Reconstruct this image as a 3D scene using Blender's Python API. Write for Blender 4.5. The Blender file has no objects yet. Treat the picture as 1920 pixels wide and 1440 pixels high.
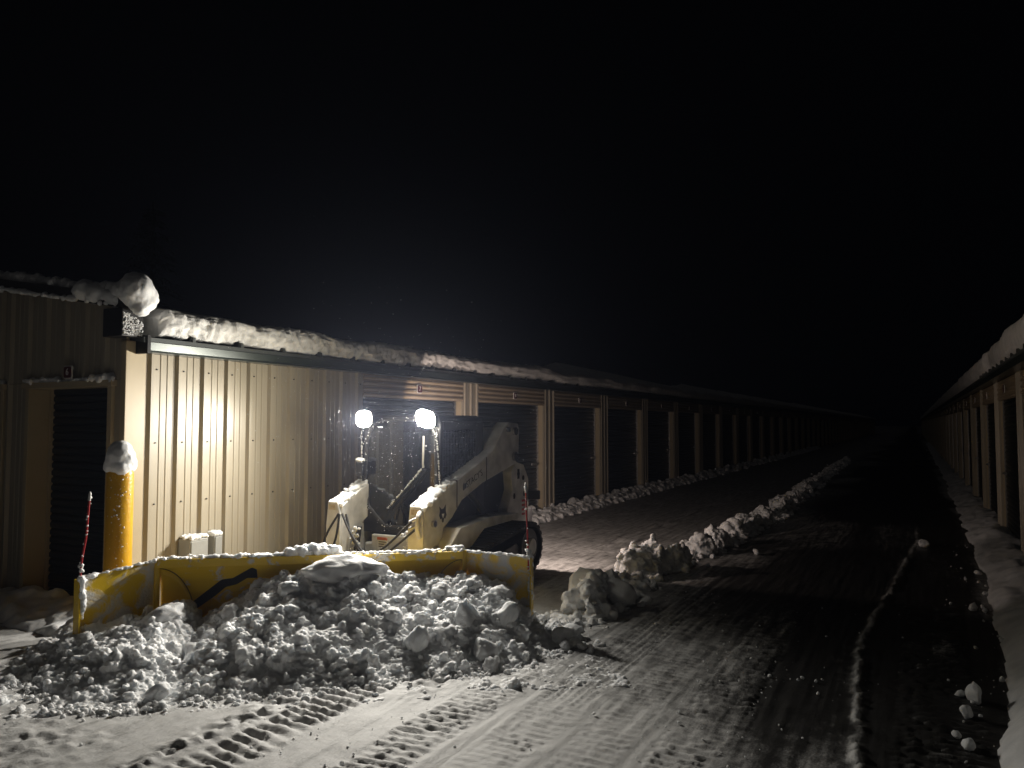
import bpy, bmesh, math, random
import numpy as np
from mathutils import Vector, Matrix

random.seed(7)
rng = np.random.default_rng(7)
SC = bpy.context.scene
COL = SC.collection

# ------------------------------------------------------------------ camera
cd = bpy.data.cameras.new("camera")
cam = bpy.data.objects.new("camera", cd)
COL.objects.link(cam)
cd.sensor_width = 36.0
cd.lens = 27.0
cd.clip_end = 1500
cam.location = (0, 0, 1.78)
cam.rotation_euler = (math.radians(90 + 2.98), 0, math.radians(27.6))
SC.camera = cam

# ------------------------------------------------------------------ night sky, exposure
world = bpy.data.worlds.new("World")
SC.world = world
world.use_nodes = True
bg = world.node_tree.nodes["Background"]
bg.inputs["Color"].default_value = (0.0045, 0.005, 0.007, 1)
bg.inputs["Strength"].default_value = 0.12
SC.view_settings.view_transform = 'Standard'
SC.view_settings.look = 'None'
SC.view_settings.exposure = 0.0
SC.view_settings.gamma = 1.0
SC.view_settings.use_curve_mapping = False
SC.cycles.use_denoising = True
SC.cycles.max_bounces = 8
SC.cycles.diffuse_bounces = 5
SC.cycles.volume_bounces = 0
SC.cycles.transparent_max_bounces = 12
SC.cycles.caustics_reflective = False
SC.cycles.caustics_refractive = False
SC.cycles.sample_clamp_indirect = 4.0

FRONT_W = 285.0        # each front work light
REAR_W = 76.0          # each rear work light
LENS_E = 300.0
HAZE = 0.0012

# weak fill lamp added to lift the shadows, soft, from behind the camera
sl = bpy.data.lights.new("fill_sun", 'SUN')
sl.energy = 0.028
sl.angle = math.radians(90)
sl.color = (1.0, .95, .88)
so_ = bpy.data.objects.new("fill_sun", sl)
COL.objects.link(so_)
so_.rotation_euler = (math.radians(70), 0, math.radians(-22))

# ------------------------------------------------------------------ noise (numpy)
_P = rng.permutation(4096)


def _h(ix, iy, iz):
    return _P[(_P[(_P[ix & 4095] + iy) & 4095] + iz) & 4095] / 2047.5 - 1.0


def noise3(x, y, z=0.0):
    x, y, z = np.broadcast_arrays(np.asarray(x, float), np.asarray(y, float), np.asarray(z, float))
    ix, iy, iz = (np.floor(a).astype(np.int64) for a in (x, y, z))
    fx, fy, fz = x - ix, y - iy, z - iz
    u, v, w = (f * f * f * (f * (f * 6 - 15) + 10) for f in (fx, fy, fz))
    r = 0
    for dx in (0, 1):
        for dy in (0, 1):
            for dz in (0, 1):
                wt = (u if dx else 1 - u) * (v if dy else 1 - v) * (w if dz else 1 - w)
                r = r + wt * _h(ix + dx, iy + dy, iz + dz)
    return r


def fbm(x, y, z=0.0, o=4):
    r, a = 0, 1.0
    for k in range(o):
        r = r + a * noise3(x * 2.03 ** k + 17.3 * k, y * 2.03 ** k - 9.1 * k, np.asarray(z) * 2.03 ** k + 3.7 * k)
        a *= 0.5
    return r


def sstep(a, b, x):
    t = np.clip((x - a) / (b - a), 0, 1)
    return t * t * (3 - 2 * t)


# ------------------------------------------------------------------ materials
def _mat(name):
    m = bpy.data.materials.new(name)
    m.use_nodes = True
    nt = m.node_tree
    return m, nt, nt.nodes["Principled BSDF"]


def nd(nt, t, **kw):
    n = nt.nodes.new(t)
    for k, v in kw.items():
        if k in n.inputs:
            n.inputs[k].default_value = v
        else:
            setattr(n, k, v)
    return n


def paint(name, col, rough=0.5, metal=0.0, var=0.25, scale=6.0, bump=0.0, bscale=40.0, spec=0.5, coat=0.0):
    m, nt, p = _mat(name)
    tc = nd(nt, "ShaderNodeTexCoord")
    n1 = nd(nt, "ShaderNodeTexNoise", Scale=scale, Detail=5.0)
    nt.links.new(tc.outputs["Object"], n1.inputs["Vector"])
    mx = nd(nt, "ShaderNodeMix", data_type='RGBA', blend_type='MULTIPLY')
    mx.inputs[0].default_value = 1.0
    mx.inputs[6].default_value = (*col, 1)
    mr = nd(nt, "ShaderNodeMapRange")
    mr.inputs[1].default_value = 0.3
    mr.inputs[2].default_value = 0.7
    mr.inputs[3].default_value = 1 - var
    mr.inputs[4].default_value = 1.0
    nt.links.new(n1.outputs["Fac"], mr.inputs[0])
    nt.links.new(mr.outputs[0], mx.inputs[7])
    nt.links.new(mx.outputs[2], p.inputs["Base Color"])
    p.inputs["Roughness"].default_value = rough
    p.inputs["Metallic"].default_value = metal
    p.inputs["Specular IOR Level"].default_value = spec
    p.inputs["Coat Weight"].default_value = coat
    if bump:
        n2 = nd(nt, "ShaderNodeTexNoise", Scale=bscale, Detail=4.0)
        nt.links.new(tc.outputs["Object"], n2.inputs["Vector"])
        b = nd(nt, "ShaderNodeBump", Strength=bump, Distance=0.02)
        nt.links.new(n2.outputs["Fac"], b.inputs["Height"])
        nt.links.new(b.outputs["Normal"], p.inputs["Normal"])
    return m


def snow_material(name, col=(0.80, 0.81, 0.82), bump=0.35, scale=60.0, sss=0.0):
    m, nt, p = _mat(name)
    tc = nd(nt, "ShaderNodeTexCoord")
    a = nd(nt, "ShaderNodeTexNoise", Scale=scale, Detail=6.0, Roughness=0.7)
    b = nd(nt, "ShaderNodeTexNoise", Scale=7.0, Detail=4.0)
    v = nd(nt, "ShaderNodeTexVoronoi", Scale=scale * 1.6)
    for n in (a, b, v):
        nt.links.new(tc.outputs["Object"], n.inputs["Vector"])
    r = nd(nt, "ShaderNodeValToRGB")
    r.color_ramp.elements[0].position = 0.3
    r.color_ramp.elements[0].color = (col[0] * 0.80, col[1] * 0.81, col[2] * 0.82, 1)
    r.color_ramp.elements[1].position = 0.62
    r.color_ramp.elements[1].color = (*col, 1)
    nt.links.new(b.outputs["Fac"], r.inputs["Fac"])
    nt.links.new(r.outputs["Color"], p.inputs["Base Color"])
    ad = nd(nt, "ShaderNodeMath", operation='MULTIPLY_ADD')
    ad.inputs[1].default_value = 0.5
    nt.links.new(v.outputs["Distance"], ad.inputs[0])
    nt.links.new(a.outputs["Fac"], ad.inputs[2])
    bp = nd(nt, "ShaderNodeBump", Strength=bump, Distance=0.012)
    nt.links.new(ad.outputs[0], bp.inputs["Height"])
    nt.links.new(bp.outputs["Normal"], p.inputs["Normal"])
    p.inputs["Roughness"].default_value = 0.6
    p.inputs["Specular IOR Level"].default_value = 0.35
    if sss:
        p.inputs["Subsurface Weight"].default_value = sss
        p.inputs["Subsurface Radius"].default_value = (1.0, 1.05, 1.1)
        p.inputs["Subsurface Scale"].default_value = 0.03
    return m


def ground_material():
    m, nt, p = _mat("packed_snow_on_asphalt")
    tc = nd(nt, "ShaderNodeTexCoord")
    at = nd(nt, "ShaderNodeAttribute", attribute_name="snow_cover")
    n1 = nd(nt, "ShaderNodeTexNoise", Scale=9.0, Detail=8.0, Roughness=0.65)
    n2 = nd(nt, "ShaderNodeTexNoise", Scale=90.0, Detail=4.0, Roughness=0.7)
    mp = nd(nt, "ShaderNodeMapping")
    mp.inputs["Scale"].default_value = (7.0, 0.7, 1)
    n3 = nd(nt, "ShaderNodeTexNoise", Scale=2.5, Detail=7.0, Roughness=0.65)
    nt.links.new(tc.outputs["Object"], mp.inputs["Vector"])
    nt.links.new(mp.outputs[0], n3.inputs["Vector"])
    for n in (n1, n2):
        nt.links.new(tc.outputs["Object"], n.inputs["Vector"])

    def math_(op, a, b, c=None):
        q = nd(nt, "ShaderNodeMath", operation=op)
        for i, s in enumerate((a, b, c)):
            if s is None:
                continue
            if isinstance(s, (int, float)):
                q.inputs[i].default_value = s
            else:
                nt.links.new(s, q.inputs[i])
        return q.outputs[0]
    s = math_('MULTIPLY_ADD', math_('SUBTRACT', n1.outputs["Fac"], 0.5), 0.9, at.outputs["Fac"])
    s = math_('MULTIPLY_ADD', math_('SUBTRACT', n3.outputs["Fac"], 0.5), 1.0, s)
    s = math_('MULTIPLY_ADD', math_('SUBTRACT', n2.outputs["Fac"], 0.5), 0.7, s)
    mr = nd(nt, "ShaderNodeMapRange", interpolation_type='SMOOTHSTEP')
    mr.inputs[1].default_value = 0.18
    mr.inputs[2].default_value = 0.95
    nt.links.new(s, mr.inputs[0])
    mx = nd(nt, "ShaderNodeMix", data_type='RGBA')
    mx.inputs[6].default_value = (0.040, 0.039, 0.038, 1)
    mx.inputs[7].default_value = (0.59, 0.59, 0.585, 1)
    nt.links.new(mr.outputs[0], mx.inputs[0])
    nt.links.new(mx.outputs[2], p.inputs["Base Color"])
    rr = nd(nt, "ShaderNodeMapRange")
    rr.inputs[3].default_value = 0.42
    rr.inputs[4].default_value = 0.62
    nt.links.new(mr.outputs[0], rr.inputs[0])
    nt.links.new(rr.outputs[0], p.inputs["Roughness"])
    p.inputs["Specular IOR Level"].default_value = 0.4
    hh = math_('MULTIPLY_ADD', n2.outputs["Fac"], 0.5, n1.outputs["Fac"])
    hh = math_('MULTIPLY_ADD', n3.outputs["Fac"], 0.6, hh)
    bp = nd(nt, "ShaderNodeBump", Strength=0.42, Distance=0.02)
    nt.links.new(hh, bp.inputs["Height"])
    nt.links.new(bp.outputs["Normal"], p.inputs["Normal"])
    return m


def snowy_paint(name, col, lo, hi, scale):
    """yellow paint with snow stuck on it in ragged patches"""
    m, nt, p = _mat(name)
    tc = nd(nt, "ShaderNodeTexCoord")
    n1 = nd(nt, "ShaderNodeTexNoise", Scale=scale, Detail=7.0, Roughness=0.6, Distortion=0.6)
    n2 = nd(nt, "ShaderNodeTexNoise", Scale=60.0, Detail=4.0)
    for n in (n1, n2):
        nt.links.new(tc.outputs["Object"], n.inputs["Vector"])
    mr = nd(nt, "ShaderNodeMapRange", interpolation_type='SMOOTHSTEP')
    mr.inputs[1].default_value = lo
    mr.inputs[2].default_value = hi
    nt.links.new(n1.outputs["Fac"], mr.inputs[0])
    mx = nd(nt, "ShaderNodeMix", data_type='RGBA')
    mx.inputs[6].default_value = (*col, 1)
    mx.inputs[7].default_value = (0.62, 0.61, 0.60, 1)
    nt.links.new(mr.outputs[0], mx.inputs[0])
    nt.links.new(mx.outputs[2], p.inputs["Base Color"])
    ro = nd(nt, "ShaderNodeMapRange")
    ro.inputs[3].default_value = 0.38
    ro.inputs[4].default_value = 0.7
    nt.links.new(mr.outputs[0], ro.inputs[0])
    nt.links.new(ro.outputs[0], p.inputs["Roughness"])
    md = nd(nt, "ShaderNodeMath", operation='MULTIPLY')
    nt.links.new(mr.outputs[0], md.inputs[0])
    nt.links.new(n2.outputs["Fac"], md.inputs[1])
    bp = nd(nt, "ShaderNodeBump", Strength=0.6, Distance=0.015)
    nt.links.new(md.outputs[0], bp.inputs["Height"])
    nt.links.new(bp.outputs["Normal"], p.inputs["Normal"])
    return m


def glass_material(name, tint, refl_rough=0.03, opacity=0.25):
    m, nt, p = _mat(name)
    nt.nodes.remove(p)
    out = nt.nodes["Material Output"]
    tr = nd(nt, "ShaderNodeBsdfTransparent", Color=(*tint, 1))
    gl = nd(nt, "ShaderNodeBsdfGlossy", Roughness=refl_rough)
    df = nd(nt, "ShaderNodeBsdfDiffuse", Color=(0.5, 0.5, 0.48, 1))
    tc = nd(nt, "ShaderNodeTexCoord")
    ns = nd(nt, "ShaderNodeTexNoise", Scale=55.0, Detail=5.0)
    nt.links.new(tc.outputs["Object"], ns.inputs["Vector"])
    mr = nd(nt, "ShaderNodeMapRange")
    mr.inputs[1].default_value = 0.5
    mr.inputs[2].default_value = 0.8
    mr.inputs[3].default_value = 0.02
    mr.inputs[4].default_value = opacity
    nt.links.new(ns.outputs["Fac"], mr.inputs[0])
    fr = nd(nt, "ShaderNodeFresnel", IOR=1.5)
    m1 = nd(nt, "ShaderNodeMixShader")
    m2 = nd(nt, "ShaderNodeMixShader")
    nt.links.new(fr.outputs[0], m1.inputs[0])
    nt.links.new(tr.outputs[0], m1.inputs[1])
    nt.links.new(gl.outputs[0], m1.inputs[2])
    nt.links.new(mr.outputs[0], m2.inputs[0])
    nt.links.new(m1.outputs[0], m2.inputs[1])
    nt.links.new(df.outputs[0], m2.inputs[2])
    nt.links.new(m2.outputs[0], out.inputs["Surface"])
    return m


def emit_material(name, col, s):
    m, nt, p = _mat(name)
    p.inputs["Base Color"].default_value = (0.8, 0.8, 0.8, 1)
    p.inputs["Emission Color"].default_value = (*col, 1)
    p.inputs["Emission Strength"].default_value = s
    return m


M = dict(
    wall=paint("beige_wall_paint", (0.37, 0.328, 0.252), 0.38, 0, 0.10, 1.3, 0.14, 2.6, 0.45),
    trim=paint("beige_trim_paint", (0.47, 0.39, 0.26), 0.4, 0, 0.12, 3.0, 0.05, 6.0),
    tan=paint("tan_header_paint", (0.40, 0.32, 0.22), 0.42, 0, 0.15, 3.0),
    door=paint("dark_green_door_paint", (0.016, 0.022, 0.024), 0.42, 0, 0.3, 4.0),
    gutter=paint("dark_green_gutter_paint", (0.045, 0.058, 0.054), 0.30, 0.35, 0.2, 4.0, 0.04, 5.0, 0.7),
    roof=paint("roof_metal", (0.09, 0.10, 0.10), 0.45, 0.2, 0.2, 3.0),
    shell=paint("building_core", (0.03, 0.03, 0.03), 0.9),
    steel=paint("galvanised_steel", (0.45, 0.45, 0.45), 0.35, 0.9, 0.3, 30.0),
    greybox=paint("grey_enclosure", (0.30, 0.30, 0.28), 0.55, 0, 0.15, 8.0),
    red=paint("dark_red_plaque", (0.09, 0.008, 0.012), 0.4, 0, 0.2, 10.0),
    white=paint("white_print", (0.78, 0.77, 0.74), 0.5, 0, 0.1, 20.0),
    yellow=paint("yellow_bollard_paint", (0.66, 0.36, 0.012), 0.35, 0, 0.15, 9.0, 0.15, 30.0),
    plow=paint("yellow_plow_paint", (0.76, 0.51, 0.018), 0.36, 0, 0.22, 5.0, 0.05, 12.0),
    plowsnow=snowy_paint("snowy_yellow_plow_paint", (0.76, 0.51, 0.018), 0.43, 0.60, 5.5),
    plowwear=snowy_paint("worn_yellow_plow_paint", (0.76, 0.51, 0.018), 0.57, 0.70, 9.0),
    plowlip=snowy_paint("frosted_yellow_plow_paint", (0.76, 0.51, 0.018), 0.55, 0.66, 7.0),
    black=paint("black_paint", (0.012, 0.012, 0.013), 0.45, 0, 0.3, 12.0),
    rubber=paint("black_rubber", (0.012, 0.012, 0.012), 0.7, 0, 0.3, 25.0, 0.2, 60.0),
    cab=paint("black_cab_frame", (0.026, 0.026, 0.028), 0.30, 0, 0.3, 10.0),
    body=paint("off_white_machine_paint", (0.68, 0.67, 0.635), 0.40, 0, 0.42, 7.0, 0.08, 14.0),
    label=paint("faded_label", (0.50, 0.42, 0.30), 0.6, 0, 0.5, 60.0),
    orange=paint("orange_warning_print", (0.55, 0.12, 0.02), 0.5, 0, 0.2, 30.0),
    rod=paint("red_rod", (0.42, 0.015, 0.02), 0.35, 0, 0.2, 20.0),
    frame_grey=paint("frosted_door_frame", (0.055, 0.055, 0.055), 0.4, 0, 0.6, 30.0),
    seat=paint("grey_seat_vinyl", (0.10, 0.10, 0.105), 0.6, 0, 0.2, 12.0),
    chrome=paint("polished_rod_steel", (0.6, 0.6, 0.6), 0.2, 1.0, 0.1, 12.0),
    snow=snow_material("clumped_snow", (0.87, 0.88, 0.89), 0.32, 75.0, .6),
    soft=snow_material("soft_snow", (0.86, 0.865, 0.87), 0.20, 55.0, .6),
    roofsnow=snow_material("roof_snow", (0.80, 0.79, 0.77), 0.45, 26.0),
    ice=glass_material("ice", (0.85, 0.87, 0.9), 0.05, 0.5),
    glass=glass_material("cab_glass", (0.20, 0.24, 0.24), 0.02, 0.05),
    lens=emit_material("lit_lens", (1.0, 0.93, 0.78), LENS_E),
    rearlens=emit_material("lit_rear_lens", (1.0, 0.78, 0.62), 20.0),
    ground=ground_material(),
    bark=paint("dark_bark", (0.05, 0.035, 0.025), 0.9, 0, 0.3, 8.0),
    needle=paint("dusted_needles", (0.10, 0.12, 0.10), 0.8, 0, 0.6, 1.5),
)


# ------------------------------------------------------------------ mesh helpers
def tagp(o, **kw):
    for k, v in kw.items():
        if v is not None:
            o[k] = v
    return o


def link(name, me, parent=None, origin=None):
    o = bpy.data.objects.new(name, me)
    COL.objects.link(o)
    if parent is not None:
        o.parent = parent
    return o


def empty(name, loc, label, cat, group=None):
    o = bpy.data.objects.new(name, None)
    o.empty_display_size = 0.2
    COL.objects.link(o)
    o.location = loc
    return tagp(o, label=label, category=cat, group=group)


class MB:
    """collects shapes in world coordinates; build() makes one object of them (relative to its thing)"""

    def __init__(self):
        self.v, self.f = [], []

    def add(self, v, f):
        b = len(self.v)
        self.v += [tuple(p) for p in v]
        self.f += [tuple(i + b for i in q) for q in f]
        return self

    def box(self, x0, x1, y0, y1, z0, z1):
        v = [(x, y, z) for x in (x0, x1) for y in (y0, y1) for z in (z0, z1)]
        return self.add(v, [(0, 1, 3, 2), (4, 6, 7, 5), (0, 4, 5, 1), (2, 3, 7, 6), (0, 2, 6, 4), (1, 5, 7, 3)])

    def prism(self, pts0, pts1):
        """two matching 3-D outlines joined into a closed solid"""
        n = len(pts0)
        f = [tuple(range(n)), tuple(reversed(range(n, 2 * n)))]
        f += [(i, i + n, (i + 1) % n + n, (i + 1) % n) for i in range(n)]
        return self.add(list(pts0) + list(pts1), f)

    def ext(self, poly, axis, a, b):
        """2-D outline extruded along an axis"""
        def P(p, q):
            return {'x': (q, p[0], p[1]), 'y': (p[0], q, p[1]), 'z': (p[0], p[1], q)}[axis]
        return self.prism([P(p, a) for p in poly], [P(p, b) for p in poly])

    def tube(self, pts, r, n=8, closed=False, caps=True):
        pts = [Vector(p) for p in pts]
        rs = r if isinstance(r, (list, tuple)) else [r] * len(pts)
        m = len(pts)
        rings = []
        up = None
        for i, p in enumerate(pts):
            if closed:
                t = pts[(i + 1) % m] - pts[i - 1]
            else:
                t = pts[min(i + 1, m - 1)] - pts[max(i - 1, 0)]
            t.normalize()
            if up is None:
                up = Vector((0, 0, 1)) if abs(t.z) < 0.9 else Vector((1, 0, 0))
            s = t.cross(up).normalized()
            up = s.cross(t).normalized()
            rings.append([p + (s * math.cos(a) + up * math.sin(a)) * rs[i]
                          for a in (2 * math.pi * k / n for k in range(n))])
        v = [q for g in rings for q in g]
        f = []
        for i in range(m if closed else m - 1):
            j = (i + 1) % m
            for k in range(n):
                l = (k + 1) % n
                f.append((i * n + k, i * n + l, j * n + l, j * n + k))
        if caps and not closed:
            f += [tuple(reversed(range(n))), tuple((m - 1) * n + k for k in range(n))]
        return self.add(v, f)

    def build(self, name, mat, parent=None, smooth=False, bevel=0.0, **props):
        off = Vector(parent_origin(parent))
        me = bpy.data.meshes.new(name)
        me.from_pydata([Vector(p) - off for p in self.v], [], self.f)
        bm = bmesh.new()
        bm.from_mesh(me)
        bmesh.ops.recalc_face_normals(bm, faces=bm.faces)
        bm.to_mesh(me)
        bm.free()
        me.materials.append(M[mat])
        if smooth:
            me.polygons.foreach_set("use_smooth", [True] * len(me.polygons))
            try:
                me.set_sharp_from_angle(angle=math.radians(42))
            except Exception:
                pass
        o = link(name, me, parent)
        if bevel:
            b = o.modifiers.new("bevel", 'BEVEL')
            b.width = bevel
            b.segments = 2
            b.limit_method = 'ANGLE'
        return tagp(o, **props)


def parent_origin(p):
    o = Vector((0, 0, 0))
    while p is not None:
        o += p.location
        p = p.parent
    return o


def mesh_np(name, v, f, mat, parent=None, smooth=True, attrs=None):
    """fast mesh from numpy arrays (world coordinates)"""
    v = np.asarray(v, np.float32) - np.array(parent_origin(parent), np.float32)
    f = np.asarray(f, np.int32)
    k = f.shape[1]
    me = bpy.data.meshes.new(name)
    me.vertices.add(len(v))
    me.vertices.foreach_set("co", v.ravel())
    me.loops.add(f.size)
    me.loops.foreach_set("vertex_index", f.ravel())
    me.polygons.add(len(f))
    me.polygons.foreach_set("loop_start", np.arange(0, f.size, k, dtype=np.int32))
    me.polygons.foreach_set("use_smooth", np.full(len(f), smooth))
    me.update(calc_edges=True)
    me.validate()
    for an, av in (attrs or {}).items():
        at = me.attributes.new(an, 'FLOAT', 'POINT')
        at.data.foreach_set("value", np.asarray(av, np.float32).ravel())
    me.materials.append(M[mat])
    return link(name, me, parent)


def grid_faces(nu, nv):
    i, j = np.meshgrid(np.arange(nu - 1), np.arange(nv - 1), indexing='ij')
    a = (i * nv + j).ravel()
    return np.stack([a, a + nv, a + nv + 1, a + 1], 1)


def _ico(sub):
    bm = bmesh.new()
    bmesh.ops.create_icosphere(bm, subdivisions=sub, radius=1.0)
    v = np.array([p.co[:] for p in bm.verts])
    f = np.array([[q.index for q in t.verts] for t in bm.faces])
    bm.free()
    return v, f


ICO1, ICO2, ICO3 = _ico(1), _ico(2), _ico(3)


def rot_random(g):
    q = g.normal(size=4)
    q /= np.linalg.norm(q)
    w, x, y, z = q
    return np.array([[1 - 2 * (y * y + z * z), 2 * (x * y - z * w), 2 * (x * z + y * w)],
                     [2 * (x * y + z * w), 1 - 2 * (x * x + z * z), 2 * (y * z - x * w)],
                     [2 * (x * z - y * w), 2 * (y * z + x * w), 1 - 2 * (x * x + y * y)]])


def blobs_np(centres, radii, g, jitter=0.16, ico=ICO2, squash=0.35):
    V, F = [], []
    iv, jf = ico
    for c, r in zip(centres, radii):
        s = 1 + squash * (g.random(3) - 0.5) * 2
        v = iv * (1 + jitter * (g.random((len(iv), 1)) - 0.5) * 2) * s
        v = v @ rot_random(g).T * r + c
        F.append(jf + len(V) * len(iv))
        V.append(v)
    return np.concatenate(V), np.concatenate(F)


def remesh_np(v, f, voxel, smooth=0):
    me = bpy.data.meshes.new("tmp")
    me.from_pydata(v.tolist(), [], f.tolist())
    o = bpy.data.objects.new("tmp", me)
    COL.objects.link(o)
    md = o.modifiers.new("r", 'REMESH')
    md.mode = 'VOXEL'
    md.voxel_size = voxel
    if smooth:
        ms = o.modifiers.new("s", 'SMOOTH')
        ms.factor = .5
        ms.iterations = smooth
    dg = bpy.context.evaluated_depsgraph_get()
    dg.update()
    e = o.evaluated_get(dg)
    m2 = bpy.data.meshes.new_from_object(e)
    n = len(m2.vertices)
    co = np.empty(n * 3, np.float32)
    m2.vertices.foreach_get("co", co)
    no = np.empty(n * 3, np.float32)
    m2.vertices.foreach_get("normal", no)
    nf = len(m2.polygons)
    q = np.empty(len(m2.loops), np.int32)
    m2.loops.foreach_get("vertex_index", q)
    bpy.data.objects.remove(o)
    bpy.data.meshes.remove(me)
    bpy.data.meshes.remove(m2)
    return co.reshape(-1, 3).astype(float), no.reshape(-1, 3).astype(float), q.reshape(nf, -1)


def snow_mass(name, v, f, voxel, mat, parent=None, amp=(0.02, 0.012, 0.006), freq=(9, 24, 60), smooth=0):
    """overlapping lumps fused into one skin, then roughened"""
    co, no, q = remesh_np(v, f, voxel, smooth)
    d = 0
    for a, k in zip(amp, freq):
        d = d + a * noise3(co[:, 0] * k, co[:, 1] * k, co[:, 2] * k)
    co = co + no * d[:, None]
    return mesh_np(name, co, q, mat, parent, True)


def chunk_mesh(name, r, seed, mat="snow", sharp=0.5, sub=3):
    """an angular broken lump of snow"""
    g = np.random.default_rng(seed)
    v, f = _ico(sub)
    pl = g.normal(size=(9, 3))
    pl /= np.linalg.norm(pl, axis=1)[:, None]
    dist = 0.62 + 0.38 * g.random(9)
    rad = np.ones(len(v))
    for n, d in zip(pl, dist):
        c = v @ n
        rad = np.minimum(rad, np.where(c > 0.05, d / np.maximum(c, 0.05), 9))
    w = v * (rad * sharp + (1 - sharp) * 0.8)[:, None]
    w = w * (1 + 0.10 * noise3(v[:, 0] * 3 + seed, v[:, 1] * 3, v[:, 2] * 3) + 0.06 * noise3(v[:, 0] * 7, v[:, 1] * 7 + seed, v[:, 2] * 7) + 0.045 * noise3(v[:, 0] * 17, v[:, 1] * 19 + seed, v[:, 2] * 19))[:, None]
    w = w * np.asarray(r)
    me_o = mesh_np(name, w, f, mat, None, True)
    me = me_o.data
    bpy.data.objects.remove(me_o)
    return me


# ------------------------------------------------------------------ the ground
LW, RW = -6.41, 1.20            # planes of the two facing walls


def axis_steps(a, b, fine0, fine1, h, grow, hmax):
    fine = list(np.arange(fine0, fine1 + h * .5, h))
    s, x = h, fine[-1]
    while x < b:
        s = min(s * grow, hmax)
        x += s
        fine.append(x)
    s, x = h, fine[0]
    while x > a:
        s = min(s * grow, hmax)
        x -= s
        fine.insert(0, x)
    return np.array(fine)


def track_bars(X, Y, xc, w, y0, y1, pitch, h, seed, skew=0.0, grid=False, crumbly=0.5):
    dx = X - xc - 0.02 * noise3(Y * 1.3, seed)
    m = (1 - sstep(w * 0.86, w * 1.04, np.abs(dx) + 0.02 * noise3(X * 20, Y * 20, seed)))
    m = m * sstep(y0, y0 + .3, Y) * (1 - sstep(y1 - .4, y1, Y))
    ph = (Y + skew * dx + 0.013 * noise3(X * 9, Y * 5, seed + 3)) / pitch
    bar = np.clip(np.sin(2 * np.pi * (ph + .22 * noise3(Y * 3.7, seed))) * 1.3 + 0.2 + .35 * noise3(X * 12, Y * 12, seed), -1, 1) * .5 + .5
    if grid:
        bar = bar * (np.clip(np.sin(2 * np.pi * dx / 0.055) * 1.8 + .6, -1, 1) * .5 + .5)
    m = m * np.clip(.80 + .8 * noise3(X * 2.6, Y * 1.5, seed + 9) + .35 * noise3(X * 9, Y * 7, seed + 1), .06, 1.0)
    wob = 1 + crumbly * fbm(X * 24, Y * 24, seed, 3)
    return m * bar * h * np.clip(wob, 0.05, 1.45), m, bar


xs = axis_steps(-320, 320, -6.5, 1.45, 0.0165, 1.09, 25)
ys = axis_steps(-120, 700, 2.0, 7.2, 0.0165, 1.035, 25)
GX, GY = np.meshgrid(xs, ys, indexing='ij')
near = (1 - sstep(9, 22, GY)) * sstep(-8, -6.4, GX) * (1 - sstep(1.4, 3, GX)) * sstep(0.2, 1.2, GY)
Z = 0.010 * fbm(GX * .9, GY * .35, 1.0, 3)
Z = Z + near * (0.005 * fbm(GX * 5, GY * 4, 2.0, 4) + 0.004 * noise3(GX * 16, GY * .9, 5.0) + 0.0035 * noise3(GX * 38, GY * 2.2, 8.0))
cover = 0.86 - 0.40 * sstep(-2.4, -1.3, GX + 0.5 * noise3(GX * .8, GY * .5, 4.0)) \
    - 0.22 * sstep(-0.55, -0.25, GX)
cover = cover - 0.30 * sstep(7.0, 9.5, GY) * sstep(-3.4, -2.6, GX)
cover = cover - 0.22 * sstep(6.0, 9.0, GY) * (1 - sstep(-3.4, -2.6, GX))
cover = cover + 0.42 * noise3(GX * 1.1, GY * .55, 12.0) * sstep(-3, -1.5, GX)
cover = cover - 0.35 * np.exp(-((GX + 0.75 + 0.1 * noise3(GY * .7, 3.3)) / 0.22) ** 2) * sstep(2, 4, GY)
for (xc, w, y0, y1, p, h, sd, sk, gr, cr, dc) in (
        (-3.33, .165, 1.5, 4.7, .092, .025, 11, .10, False, .30, .10),
        (-2.54, .18, 1.5, 6.3, .074, .017, 23, -.06, False, .7, .05),
        (-2.04, .17, 1.5, 4.9, .070, .011, 31, .04, False, .8, .0),
        (-2.04, .17, 4.4, 8.0, .075, .012, 37, .0, True, .35, .05),
        (-1.13, .18, 1.5, 8.5, .084, .018, 41, .06, False, .6, .06),
        (-1.62, .15, 1.5, 6.5, .075, .008, 47, .0, False, .8, -.05),
        (0.10, .24, 1.5, 9.0, .080, .018, 53, .03, False, 1.0, .18),
        (-3.92, .17, 8.2, 26., .084, .022, 61, .0, False, .7, .10),
        (-5.12, .17, 8.2, 26., .084, .018, 67, .0, False, .7, .08)):
    dz, mk, br = track_bars(GX, GY, xc, w, y0, y1, p, h, sd, sk, gr, cr)
    Z = Z * (1 - .6 * mk) + dz - 0.008 * mk
    cover = cover + mk * (dc * 2 * (br - .35) + 0.25 * noise3(GX * 6, GY * 6, sd + .5) * (dc > .1))
# churned rough snow beside the first print and under the toe of the pile
rough = np.exp(-((GX + 3.05 - .12 * (GY - 4)) / .16) ** 2) * sstep(4.0, 4.5, GY) * (1 - sstep(5.0, 5.3, GY))
rough = rough + np.exp(-((GX + 3.62) / .10) ** 2) * (1 - sstep(3.8, 4.4, GY))
rough = rough + np.exp(-((GX + 4.5) / .5) ** 2) * (1 - sstep(2.6, 3.2, GY)) * .6
Z = Z + rough * (0.016 + 0.022 * fbm(GX * 17, GY * 17, 9.0, 3))
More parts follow.
